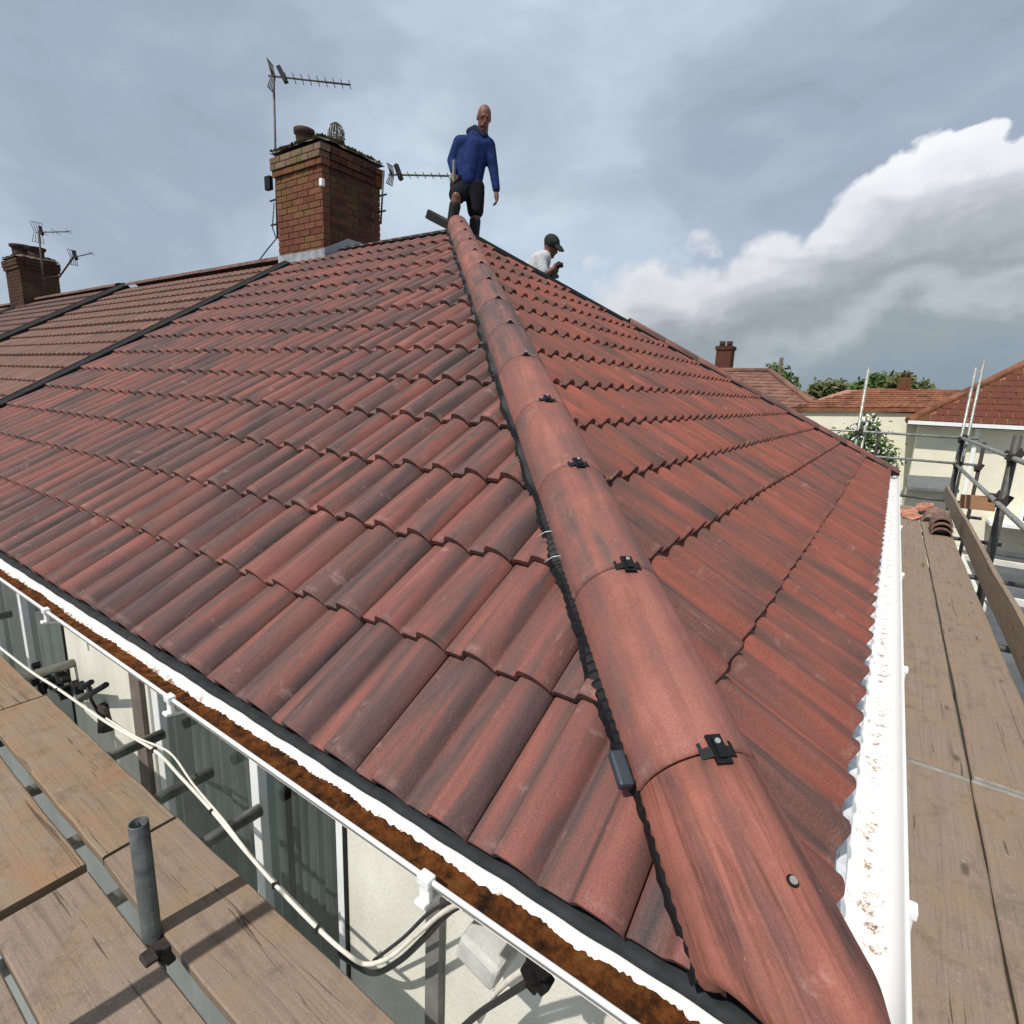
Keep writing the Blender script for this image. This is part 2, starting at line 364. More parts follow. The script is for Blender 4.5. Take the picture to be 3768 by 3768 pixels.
M_BRICK_SHADE = brick_material('shade_dark_brick', (.060, .026, .020), (.125, .048, .030), .5)  # brick darkened to paint in the right face's shade; far stacks reuse it
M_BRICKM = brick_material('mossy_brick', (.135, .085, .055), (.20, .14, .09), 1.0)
def glass_material():
    m, nt, b = mat('window_glass', .05, 0, .5); b.inputs['Base Color'].default_value = (.75, .85, .82, 1)
    t = nt.nodes.new('ShaderNodeBsdfTransparent'); t.inputs[0].default_value = (.82, .87, .85, 1)
    g = nt.nodes.new('ShaderNodeBsdfGlossy'); g.inputs['Roughness'].default_value = .06
    fr = nt.nodes.new('ShaderNodeFresnel'); fr.inputs[0].default_value = 1.5
    mx = nt.nodes.new('ShaderNodeMixShader'); ge = nt.nodes.new('ShaderNodeNewGeometry'); iv = nt.nodes.new('ShaderNodeMath'); iv.operation = 'SUBTRACT'; iv.inputs[0].default_value = 1; nt.links.new(ge.outputs['Backfacing'], iv.inputs[1]); mu = nt.nodes.new('ShaderNodeMath'); mu.operation = 'MULTIPLY'; nt.links.new(iv.outputs[0], mu.inputs[0]); nt.links.new(fr.outputs[0], mu.inputs[1]); nt.links.new(mu.outputs[0], mx.inputs[0]); nt.links.new(t.outputs[0], mx.inputs[1]); nt.links.new(g.outputs[0], mx.inputs[2])
    nt.links.new(mx.outputs[0], nt.nodes['Material Output'].inputs[0]); return m
M_GLASS = glass_material()
M_CURT = simple('grey_green_curtain', (.15, .16, .148), .9, 0, .2, .35, 14, 0, 10, stretch=(1, 1, .1))
M_DARK = simple('dark_interior', (.03, .032, .03), .9, 0, .1, .2, 6, 0, 10)
def leaf_material(name, a, bcol):
    m, nt, b = mat(name, .6, 0, .3); n = NT(nt); c = n.coords('Object', rnd=False)
    nt.links.new(n.ramp(n.noise(c, 5, 5, .8), [(.35, a), (.65, bcol)]), b.inputs['Base Color'])
    b.inputs['Subsurface Weight'].default_value = 0; return m
M_LEAF = leaf_material('green_leaves', (.03, .06, .012), (.09, .15, .03))
M_LEAF2 = leaf_material('olive_leaves', (.06, .07, .025), (.14, .15, .05))
M_BLOSS = simple('white_blossom', (.72, .70, .66), .8, 0, .2, .1, 9, 0)
def ground_material():
    m, nt, b = mat('ground', .92, 0, .2); n = NT(nt); c = n.coords('world', rnd=False)
    col = n.ramp(n.noise(c, .12, 5, .6), [(.42, (.15, .165, .155)), (.5, (.19, .20, .185)), (.56, (.06, .09, .03))])
    col = n.mix(.4, col, n.ramp(n.noise(c, 14, 5, .7), [(.3, .7), (.7, 1.2)]), 'MULTIPLY')
    nt.links.new(col, b.inputs['Base Color']); n.bump(b, n.noise(c, 40, 4), .4, .01); return m
M_GROUND = ground_material()
M_PAVE = simple('concrete_paving', (.25, .275, .265), .9, 0, .2, .12, 1.5, .3, 60, 'world')
M_KERB = simple('pale_kerb', (.62, .61, .56), .9, 0, .2, .15, 5, .3, 40, 'world')

# ------------------------------------------------------------------ setting: ground
GZ = -2.6
tag(MB().add([(-400, -300, GZ), (400, -300, GZ), (400, 600, GZ), (-400, 600, GZ)], [(0, 1, 2, 3)]).build('ground', M_GROUND), kind='structure')
tag(MB().add([(-14, -6, GZ + .004), (1.3, -6, GZ + .004), (1.3, 11, GZ + .004), (-14, 11, GZ + .004)], [(0, 1, 2, 3)]).build('path', M_PAVE), kind='structure')
tag(MB().add([(1.3, 6, GZ + .006), (9, 6, GZ + .006), (9, 17.2, GZ + .006), (1.3, 17.2, GZ + .006)], [(0, 1, 2, 3)]).build('driveway', M_DGREY), kind='structure')
kb = MB()
for y in (12.45, 15.75, 17.0): kb.box((5.2, y, GZ + .06), (7.0, .12, .12))
kb.box((1.7, 14.2, GZ + .05), (.1, 5.2, .1))
tag(kb.build('kerb', M_KERB), kind='structure')

# ------------------------------------------------------------------ main house
TH = rad(30.9522); CT, ST, KT = math.cos(TH), math.sin(TH), math.tan(TH)
A_ = 4.235; G = .345; V0 = .0195; PX = -6.85          # apex, gauge, first nose, party line
RZ = A_ * KT
house = empty('bungalow', (-3.4, 4.2, GZ), 'nearest cream rendered bungalow under the half finished red tiled hip roof', 'house')
def part(mb, name, m, parent=house, **k):
    o = mb.build(name, m, parent, **k); return o
# walls
w = MB()
WY = .30
wins = [(-2.745, -1.335), (-5.35, -3.80)]
xs = sorted([PX] + [a for q in wins for a in q] + [-.30])
WT, WB = -.20, -1.75
w.box(((PX - .3) / 2, WY + .125, (GZ + WB) / 2), (-.3 - PX, .25, WB - GZ))
for x0, x1 in ((PX, -5.35), (-3.80, -2.745), (-1.335, -.30)): w.box(((x0 + x1) / 2, WY + .125, (WB + WT) / 2), (x1 - x0, .25, WT - WB))
w.box((-.425, 4.4, (GZ + WT) / 2), (.25, 7.69, WT - GZ)); w.box((-3.55, 8.3, (GZ + WT) / 2), (6.0, .25, WT - GZ))
part(w, 'wall', M_RENDER)
part(MB().box(((PX + .0) / 2, .060, -.150), (-PX - .03, .022, .125)), 'fascia', M_UPVC)
part(MB().box(((PX + .0) / 2, .182, -.215), (-PX - .03, .24, .012)), 'soffit', M_UPVC)
part(MB().box((-.05, 4.3, -.145), (.022, 8.4, .17)), 'fascia', M_UPVC)
part(MB().box((-.19, 4.3, -.215), (.25, 8.4, .012)), 'soffit', M_UPVC)
part(MB().box((-.925, WY - .014, -1.55), (.052, .026, 2.05 - .0)), 'wall_strip', simple('grey_strip', (.17, .165, .15), .7))  # grey vertical strip on the wall below the gutter
for wi, (x0, x1) in enumerate(wins):
    f = MB(); zt, zb = WT - .002, WB; yF = WY + .045; fw = .062
    for xx in (x0 + fw / 2 + .002, x1 - fw / 2 - .002): f.box((xx, yF, (zt + zb) / 2), (fw, .07, zt - zb))
    f.box(((x0 + x1) / 2, yF, zt - fw / 2), (x1 - x0 - 2 * fw - .006, .066, fw)); f.box(((x0 + x1) / 2, yF, zb + fw / 2), (x1 - x0 - 2 * fw - .006, .066, fw))
    wn = part(f, 'window', M_UPVC, bevel=.004)
    mull = -1.885 if wi == 0 else -4.63
    MB().box((mull, yF, (zt + zb) / 2), (.055, .074, zt - zb - 2 * fw - .002)).build('mullion', M_UPVC, wn, bevel=.003)
    for a, b_ in ((x0 + fw, mull - .028), (mull + .028, x1 - fw)):
        MB().box(((a + b_) / 2, yF, (zt + zb) / 2), (b_ - a - .004, .006, zt - zb - 2 * fw - .004)).build('pane', M_GLASS, wn)
        rows = []
        for z in (zb + .02, (zb + zt) / 2, zt - .02):
            rows.append([(a + (b_ - a) * i / 60, yF + .11 + .032 * math.sin(i * .95 + math.sin(i * .31) * 2.2) + .012 * math.sin(i * 2.3), z) for i in range(61)])
        MB().grid(rows).build('curtain', M_CURT, wn)
    MB().box(((x0 + x1) / 2, yF + .32, (zt + zb) / 2), (x1 - x0 + .2, .02, zt - zb + .2)).build('dark_room', M_DARK, wn)
    MB().box(((x0 + x1) / 2, WY - .03, zb - .02), (x1 - x0 + .08, .1, .035)).build('sill', M_UPVC, wn)
    MB().box((x1 + .004, WY - .004, (zt + zb) / 2), (.012, .012, zt - zb)).build('black_seal', M_BLK, wn)
part(MB().box((-2.83, WY - .012, -.95), (.11, .02, 1.5)), 'brown_strip', simple('brown_strip', (.15, .12, .10), .8))  # brown vertical strip on the wall beside the window

# roof underlay: four slopes (w = -.075 below the nose plane)
LO = -.075
def LP(x, s, wv): return (x, s * CT - wv * ST, s * ST + wv * CT)            # left slope, faces -Y
def RP(y, s, wv): return (-(s * CT - wv * ST), y, s * ST + wv * CT)         # right slope, faces +X
sl_len = A_ / CT
r = MB()
def low(p): return (p[0], p[1], p[2] - .088)
A0 = low((-A_, A_, RZ)); R0 = low((PX, A_, RZ)); c0 = low((0, 0, 0)); c1 = low((0, 2 * A_, 0)); c2 = low((PX, 0, 0)); c3 = low((PX, 2 * A_, 0))
iy = lambda p, dx, dy: (p[0] + dx, p[1] + dy, p[2] + .15 * KT)
for poly in ((iy(c2, 0, .15), iy(c0, -.15, .15), A0, R0), (iy(c0, -.15, .15), iy(c1, -.15, -.15), A0), (iy(c1, -.15, -.15), iy(c3, 0, -.15), R0, A0)): r.prism(poly, (0, 0, -.02))
roof = part(r, 'roof', M_MEMB)
# back slope tiles as low ribs on the hidden side
rb = MB()
for k in range(14):
    s0 = k * G
    y0 = 2 * A_ - s0 * CT; x1 = -(s0 + G) * CT - .1
    if x1 > PX + .1: rb.box(((PX + x1) / 2, y0 - G * CT / 2, s0 * ST + G * ST / 2 - .02), (x1 - PX, G, .02), Matrix.Rotation(-TH, 3, 'X'))
rb.build('back_slope_courses', M_TILE, roof)

# tiles -------------------------------------------------------------
TW = .326; HALF = TW / 2
def prof(u):
    t = (u % HALF) / HALF
    if u > TW - .0031: return -.012
    if t < .06: h = -.013 * (1 - t / .06)
    elif t < .36: h = .001 * math.sin((t - .06) / .30 * math.pi)
    elif t < .52: q = (t - .36) / .16; h = .036 * (q * q * (3 - 2 * q))
    elif t < .965: q = (t - .52) / .445; h = .036 - .040 * q ** 3.0
    else: q = (t - .965) / .035; h = -.004 - .009 * q
    return h
US = []
for b_ in (0, 1):
    for t in (0., .06, .20, .36, .40, .44, .48, .52, .60, .68, .75, .81, .86, .90, .935, .965): US.append((b_ + t) * HALF)
US.append(TW - .003)
def tile_mb(wear=0.):
    m = MB(); L_ = G + .07; n = len(US)
    top = []; uv = []
    for j, v in enumerate((0., .004, .11, L_)):
        lift = -.0145 - .034 * v / L_ + (-.003 if j == 0 else 0)
        top.append([(u, v, lift + prof(u)) for u in US]); uv.append([(u, v) for u in US])
    m.grid(top, True, uv)
    # nose face and hollow underside
    bot = [(u, .001, -.0145 + prof(u) * .86 - .019) for u in US]; bk = [(u, .05, -.0145 + prof(u) * .86 - .019) for u in US]
    m.grid([[(u, 0., -.0175 + prof(u)) for u in US], bot, bk], False, [[(u, -.01) for u in US], [(u, -.03) for u in US], [(u, -.05) for u in US]])
    for u in (0, TW - .003):
        p = [(u, 0, -.0175 + prof(u)), (u, 0, -.036 + prof(u) * .8), (u, L_, -.066), (u, L_, -.0445 + prof(u))]
        m.add(p, [(0, 1, 2, 3)], [(u, q[1]) for q in p])
    return m
base_me = tile_mb().mesh('roof_tile', M_TILE)
base_me2 = tile_mb().mesh('roof_tile', M_TILE2)
def frame_left(x, s): 
    return Matrix(((1, 0, 0, x), (0, CT, -ST, s * CT), (0, ST, CT, s * ST), (0, 0, 0, 1)))
def frame_right(y, s):
    return Matrix(((0, -CT, ST, -s * CT), (1, 0, 0, y), (0, ST, CT, s * ST), (0, 0, 0, 1)))
MARG = .075
tiles = []
def place_tiles():
    def handle(Mw, me, planes):
        cs = [Mw @ Vector(p) for p in ((0, 0, 0), (TW, 0, 0), (0, G + .07, 0), (TW, G + .07, 0))]
        cut = []
        for co, no in planes:               # keep side where (p-co).no < 0
            d = [(p - co).dot(no) for p in cs]
            if min(d) >= 0: return
            if max(d) > 0: cut.append((co, no))
        jit = Matrix.Rotation(rad(random.uniform(-.25, .25)), 4, 'Z') @ Matrix.Translation((random.uniform(-.001, .001), random.uniform(-.003, .003), random.uniform(-.0015, .0015)))
        Mj = Mw @ jit
        if cut:
            bm = bmesh.new(); bm.from_mesh(me); inv = Mj.inverted()
            for co, no in cut:
                bmesh.ops.bisect_plane(bm, geom=bm.verts[:] + bm.edges[:] + bm.faces[:], plane_co=inv @ co, plane_no=(inv.to_3x3() @ no).normalized(), clear_outer=True)
            if not bm.faces: bm.free(); return
            me = me.copy() if False else bpy.data.meshes.new('cut_tile'); bm.to_mesh(me); bm.free()
            me.materials.append(M_TILE if Mw[0][0] == 1 else M_TILE2)
        c = Mj @ Vector((TW / 2, G / 2, 0)); q = prj(c)
        size = 0 if q is None else 1 / max(.2, (c - CAMLOC).length)
        if q and not (-60 < q[0] < 1990 and -60 < q[1] < 1990): size *= .01
        tiles.append((size, Mj, me))
    h1 = (Vector((-MARG / 2 ** .5, -MARG / 2 ** .5, 0)), Vector((1, 1, 0)).normalized())
    pl = (Vector((PX + .03, 0, 0)), Vector((-1, 0, 0)))
    rg = (Vector((0, A_ - .05, 0)), Vector((0, 1, 0)))
    for k in range(15):
        for i in range(-1, 22):
            handle(frame_left(-.290 - TW * i, V0 + k * G), base_me, (h1, pl, rg))
    h1r = (Vector((MARG / 2 ** .5, MARG / 2 ** .5, 0)), Vector((-1, -1, 0)).normalized())
    h2r = (Vector((MARG / 2 ** .5, 2 * A_ - MARG / 2 ** .5, 0)), Vector((-1, 1, 0)).normalized())
    for k in range(15):
        for i in range(0, 27):
            handle(frame_right(-.12 + TW * i, V0 + k * G), base_me2, (h1r, h2r))
place_tiles()
tiles.sort(key=lambda t: -t[0])
for size, Mj, me in tiles[:286]:
    o = bpy.data.objects.new('roof_tile', me); C.objects.link(o); o.parent = roof; o.matrix_basis = Mj
vs, fs, uvs, rn, mi = [], [], [], [], []
for size, Mj, me in tiles[286:]:
    o = len(vs); rr = random.random(); right = 0 if me.materials[0] == M_TILE else 1
    vs += [tuple(Mj @ v.co) for v in me.vertices]; rn += [rr] * len(me.vertices)
    ul = me.uv_layers[0].data
    for p in me.polygons:
        fs.append(tuple(i + o for i in p.vertices)); uvs += [tuple(ul[l].uv) for l in p.loop_indices]; mi.append(right)
me = bpy.data.meshes.new('roof_tiles_distant'); me.from_pydata(vs, [], fs); me.materials.append(M_TILE); me.materials.append(M_TILE2)
ul = me.uv_layers.new(name='uv')
for i, q in enumerate(uvs): ul.data[i].uv = q
at_ = me.attributes.new('rnd', 'FLOAT', 'POINT'); at_.data.foreach_set('value', rn)
me.polygons.foreach_set('material_index', mi); me.polygons.foreach_set('use_smooth', [True] * len(fs))
tag(link('upper_roof_tiles', me, roof), kind='stuff')

# hip tiles ---------------------------------------------------------
HD = Vector((-1, 1, KT)).normalized(); HS = Vector((1, 1, 0)).normalized(); HN = HS.cross(HD)
if HN.z < 0: HN = -HN
HR, HDZ = .117, -.018
def hip_tile_mb(L_=.486, lip=False):
    m = MB(); n = 22; rows = []; uv = []
    if lip: n = 40
    for j, (v, r_) in enumerate(((.0, HR - .006), (.003, HR), (.02, HR), (.06, HR), (.12, HR), (.2, HR), (L_ * .6, HR), (L_ - .004, HR - .0015), (L_ - .002, HR - .008))):
        rows.append([(r_ * math.cos(a), v, r_ * math.sin(a)) for a in [rad(-8) + (math.pi + rad(16)) * i / n for i in range(n + 1)]]); uv.append([(HR * 3.2 * i / n, v) for i in range(n + 1)])
    m.grid(rows, True, uv)
    ri = HR - .017
    inn = [[(ri * math.cos(a), v, ri * math.sin(a)) for a in [rad(-8) + (math.pi + rad(16)) * i / n for i in range(n + 1)]] for v in (0, L_ - .002)]
    m.grid(inn, True)
    for v, rr in ((0, HR - .006), (L_ - .002, HR - .008)):
        m.grid([[(rr * math.cos(a), v, rr * math.sin(a)) for a in [rad(-8) + (math.pi + rad(16)) * i / n for i in range(n + 1)]], [(ri * math.cos(a), v, ri * math.sin(a)) for a in [rad(-8) + (math.pi + rad(16)) * i / n for i in range(n + 1)]]], False)
    for i in (0, n):
        a = rad(-8) + (math.pi + rad(16)) * i / n
        m.add([(HR * math.cos(a), .003, HR * math.sin(a)), (HR * math.cos(a), L_ - .004, HR * math.sin(a)), (ri * math.cos(a), L_ - .004, ri * math.sin(a)), (ri * math.cos(a), .003, ri * math.sin(a))], [(0, 1, 2, 3)])
    return m
def hip_frame(s, D, Sd, Nn, o0=Vector((0, 0, 0)), dz=HDZ):
    p = o0 + D * s + Nn * dz
    return Matrix(((Sd.x, D.x, Nn.x, p.x), (Sd.y, D.y, Nn.y, p.y), (Sd.z, D.z, Nn.z, p.z), (0, 0, 0, 1)))
hip_me = hip_tile_mb().mesh('hip_tile', M_HIP); hip_first = hip_tile_mb(.45, True)
for q_, p_ in enumerate(hip_first.v):
    x_, v_, z_ = p_; a_ = math.atan2(z_, x_); k_ = max(0., 1 - v_ / .45); sh = .165 * (1 - max(0., math.sin(a_)) ** 2.2)
    fl_ = 1 + .05 * k_; rd_ = 1 - .22 * max(0, 1 - v_ / .05) ** 2
    hip_first.v[q_] = (x_ * fl_ * rd_, v_ + sh * k_ ** 2, z_ * (1 + .02 * k_) * rd_)
hip_first = hip_first.mesh('hip_tile', M_HIPW)
HIPLEN = A_ * math.sqrt(2 + KT * KT)
clip = MB()
clip.box((0, 0, HR + .004), (.050, .086, .008)); clip.box((0, 0, HR + .010), (.026, .060, .008))
for sx in (-1, 1):
    clip.box((sx * .040, -.006, HR - .003), (.034, .030, .008), Matrix.Rotation(rad(18 * sx), 3, 'Y'))
    clip.box((sx * .052, .004, HR - .008), (.012, .046, .010), Matrix.Rotation(rad(24 * sx), 3, 'Y'))
clip.v = [(x * .56, y * .62, (z - HR) * .8 + HR) for x, y, z in clip.v]
clip_me = clip.mesh('hip_clip', M_BLK)
scr = MB().tube([(0, 0, HR + .010), (0, 0, HR + .0145)], .005, 10).mesh('screw', simple('bright_screw', (.36, .36, .36), .5, .5))
s = -.06; first = True
while s < HIPLEN - .2:
    L_ = .45 if first else .486
    jt = Matrix.Rotation(rad(random.uniform(-.7, .7)), 4, 'Y')
    o = bpy.data.objects.new('hip_tile', hip_first if first else hip_me); C.objects.link(o); o.parent = roof
    o.matrix_basis = hip_frame(s, HD, HS, HN) @ jt
    if first: o['label'] = 'lowest hip tile with wood like grain and a screw'
    s += L_ + .002; first = False
    if s < HIPLEN - .2:
        o = bpy.data.objects.new('hip_clip', clip_me); C.objects.link(o); o.parent = roof; o.matrix_basis = hip_frame(s - .002, HD, HS, HN) @ (Matrix.Scale(.7, 4, (1, 0, 0)) @ Matrix.Scale(.5, 4, (0, 1, 0)) if s > 2.2 else Matrix.Identity(4)) @ Matrix.Rotation(rad(random.uniform(-5, 5)), 4, 'Z')
        o = bpy.data.objects.new('clip_screw', scr); C.objects.link(o); o.parent = roof; o.matrix_basis = hip_frame(s + .008, HD, HS, HN)
# fixing screw in first tile: black washer and pale head
sM = hip_frame(.185, HD, HS, HN) @ Matrix.Rotation(rad(8), 4, 'Y') @ Matrix.Scale(.8, 4, (1, 0, 0)) @ Matrix.Scale(.8, 4, (0, 1, 0))
o = MB().tube([(0, 0, HR - .002), (0, 0, HR + .003)], .0112, 16).build('washer', M_BLK, roof); o.matrix_basis = sM
o = MB().tube([(0, 0, HR + .002), (0, 0, HR + .006)], .0072, 12).build('screw', simple('grey_screw', (.36, .34, .29), .5, .4), roof); o.matrix_basis = sM
# vented black roll either side of the hip: pleated strips
def comb(sgn, name, o0=Vector((0, 0, 0)), D=HD, Sd=HS, Nn=HN, length=HIPLEN, s0=.12):
    m = MB(); rows = [[], [], [], []]; n = int((length - s0) / .0125)
    nl = Vector((0, -ST, CT)) if sgn < 0 else Vector((ST, 0, CT))
    for i in range(n):
        s_ = s0 + i * .0125; pl_ = .0035 if i % 2 else -.0035
        wob = .006 * math.sin(s_ * 13.0) + .004 * math.sin(s_ * 31); rg = random.uniform(-.004, .005); tp = .55 + .45 * min(1, max(0, (s_ - .3) / .4))
        base = o0 + D * s_
        e = base + Nn * HDZ + Sd * (sgn * (HR - .01)) - Nn * .004
        for j, (lat, hgt) in enumerate(((HR - .012, None), (HR + .006, .024), (HR + .006 + (.014 + wob) * tp, .019), (HR + .006 + (.028 + wob + rg) * tp, .004))):
            if hgt is None: p = e
            else:
                p = base + Sd * (sgn * lat); d_ = (p - base).dot(nl) if False else 0
                p = p - nl * ((p - o0).dot(nl)) + nl * (hgt + pl_ * (1 if j < 3 else .3))
            rows[j].append(p)
    m.grid(rows, False); return m.build(name, M_BLK, roof, solid=.002)
comb(-1, 'vent_strip'); comb(1, 'vent_strip')
# pale wire ties caught in the strip
for s_ in (1.02, 1.13):
    p = HD * s_ - HS * (HR + .006) + HN * .0; q = HD * (s_ + .012) - HS * (HR + .045) - HN * .02
    MB().tube([p + HN * .012, (p + q) / 2 + HN * .014, q], .0015, 6).build('wire_tie', simple('pale_wire', (.55, .58, .6), .4, .3), roof)
pb = HD * .42 - HS * (HR + .022) + HN * .0
o = MB().box((0, 0, 0), (.030, .070, .022)).build('strip_bracket', simple('slate_bracket', (.028, .036, .046), .5), roof, bevel=.006)
o.matrix_basis = hip_frame(.43, HD, HS, HN) @ Matrix.Translation((-(HR + .022), 0, .008))

# far hip
D2 = Vector((-1, -1, KT)).normalized(); S2 = Vector((1, -1, 0)).normalized(); N2 = S2.cross(D2)
if N2.z < 0: N2 = -N2
O2 = Vector((0, 2 * A_, 0))
hm2 = hip_tile_mb().mesh('hip_tile', M_HIP)
s = -.05
while s < HIPLEN * .655:
    o = bpy.data.objects.new('hip_tile', hm2); C.objects.link(o); o.parent = roof
    o.matrix_basis = hip_frame(s, D2, S2, N2, O2, -.034) @ Matrix.Scale(.80, 4, (1, 0, 0)) @ Matrix.Scale(.80, 4, (0, 0, 1)); s += .488
s_end = s
m = MB()
for w_, h0, h1 in ((.105, -.050, -.022), (.03, -.022, .02)):
    P0, P1 = O2 + D2 * (-.05), O2 + D2 * (HIPLEN - .05)
    m.prism([P0 - S2 * w_ + N2 * h0, P0 + S2 * w_ + N2 * h0, P0 + S2 * w_ + N2 * h1, P0 - S2 * w_ + N2 * h1], P1 - P0)
m.build('hip_batten', M_BLK, roof)
m = MB(); P0 = O2 + D2 * s_end; P1 = O2 + D2 * (HIPLEN - .1)
m.prism([P0 - S2 * .10 + N2 * -.045, P0 + S2 * .11 + N2 * -.045, P0 + N2 * .028], P1 - P0)
m.build('hip_membrane', M_MEMB, roof)
# ridge: batten with membrane, not yet tiled
m = MB(); m.prism([(PX - .05, A_ - .09, RZ - .045), (PX - .05, A_ + .09, RZ - .045), (PX - .05, A_, RZ + .012)], (-A_ - PX - .05, 0, 0)); m.build('ridge_membrane', M_MEMB, roof)

# eave felt between the bottom tiles and the gutter
def eave_felt():
    rows = [[], [], [], []]
    for i in range(400):
        x = PX + .02 + (-PX - .03) * i / 399; wv = .003 * math.sin(x * 21) + .002 * math.sin(x * 57)
        rows[0].append((x, .16, .012 - .055)); rows[1].append((x, .064, -.040 + wv)); rows[2].append((x, .038, -.036 + wv * .5)); rows[3].append((x, .022, -.045 + wv * .5))
    MB().grid(rows).build('eave_felt', M_FELT, roof, solid=.002)
    rows = [[], [], [], []]
    for i in range(360):
        y = .05 + 8.35 * i / 359; ph = ((y + .12) % HALF) / HALF
        sc_ = .006 * abs(math.sin(math.pi * ph)) ** .6
        rows[0].append((-.16, y, .012 - .055)); rows[1].append((-.04, y, -.045)); rows[2].append((-.014 + sc_ * .9, y, -.047 + .002 * math.sin(y * 40))); rows[3].append((-.010 + sc_ * .6, y, -.058))
    MB().grid(rows).build('eave_felt', simple('pale_eave_felt', (.66, .67, .68), .8, 0, .3, .35, 30), roof, solid=.002)
eave_felt()

# gutters
def gutter(name, pts0, axis, r_, silt_w, seed, gm=None):
    m = MB(); n = 14; L_ = pts0[1]; rows = []; uv = []
    K = 60
    def P(t, a, rr):
        c = Vector(pts0[0]) + Vector(axis) * (t * L_)
        out = Vector((0, -1, 0)) if axis[0] else Vector((1, 0, 0))
        return c - out * math.cos(a) * rr - Vector((0, 0, 1)) * math.sin(a) * rr
    sag = lambda t: -.010 * t
    for j in range(K + 1):
        t = j / K; row = []; u = []
        row.append(P(t, -.10, r_ + .006)); u.append((t * L_, -.05))
        for i in range(n + 1): row.append(P(t, math.pi * i / n, r_)); u.append((t * L_, i / n))
        out = Vector((0, -1, 0)) if axis[0] else Vector((1, 0, 0)); lip = P(t, math.pi, r_)
        row += [lip + Vector((0, 0, .007)) + out * .002, lip + out * .008 + Vector((0, 0, .006)), lip + out * .009 - Vector((0, 0, .004))]; u += [(t * L_, 1.1)] * 3
        for i in range(n, -1, -1): row.append(P(t, math.pi * i / n, r_ + .003)); u.append((t * L_, 1.2))
        rows.append([(p[0], p[1], p[2] + sag(t)) for p in row]); uv.append(u)
    m.grid(rows, True, uv); g = part(m, name, gm or M_GUT)
    # silt and moss lying in the channel
    rnd = random.Random(seed); m = MB(); rows = []; KK = int(L_ / .006)
    ph = [rnd.uniform(0, 9) for _ in range(8)]
    for j in range(KK + 1):
        t = j / KK; d = t * L_; q = .5 + .5 * math.sin(d * 2.1 + ph[0]) * math.sin(d * 5.3 + ph[1]); ww = silt_w(d) * (.62 + .42 * q + .16 * math.sin(d * 17 + ph[3]) * math.sin(d * 8.3 + ph[4]) + .07 * math.sin(d * 61 + ph[2]) * math.sin(d * 97 + ph[5]) + rnd.uniform(-.08, .08))
        a0 = math.pi * (.46 - .36 * ww); a1 = math.pi * (.58 + .28 * ww); row = []
        for i in range(9):
            a = a0 + (a1 - a0) * i / 8; e = min(i, 8 - i) / 4
            row.append(P(t, a, r_ - .001 - .010 * e ** .6 * ww - rnd.uniform(0, .0035) * (1 if e > 0 else 0)) + Vector((0, 0, sag(t))))
        rows.append(row)
    if silt_w(1) > .3: m.grid(rows); m.build('silt', M_SILT, g)
    return g
gl = gutter('gutter', ((-.045, -.012, -.046), 6.9), (-1, 0, 0), .041, lambda d: .56 + .34 * max(0, 1 - d / 1.4) - .16 * min(1, max(0, (d - 2.) / 2)), 3)
gr_ = gutter('gutter', ((.036, -.07, -.048), 8.75), (0, 1, 0), .050, lambda d: .03 if d > 1.2 else .10, 5, M_GUTR)
gl['label'] = 'white half round gutter with rust brown silt'
# brackets and joints
def gb(x, y, right=False):
    m = MB()
    if not right:
        m.box((x, -.060, -.044), (.030, .022, .020)); m.box((x, -.060, -.070), (.026, .012, .045)); m.box((x, -.03, -.096), (.026, .10, .010), Matrix.Rotation(rad(-12), 3, 'X'))
    else: m.box((.099, y, -.050), (.016, .030, .018)); m.box((.096, y, -.075), (.012, .028, .05))
    m.build('gutter_bracket', M_UPVC, gr_ if right else gl, bevel=.003)
for x in (-.64, -1.62, -2.60, -3.5, -4.6, -5.6): gb(x, 0)
for y in (.42, 1.55, 2.9, 4.4, 6.0, 7.6): gb(0, y, True)

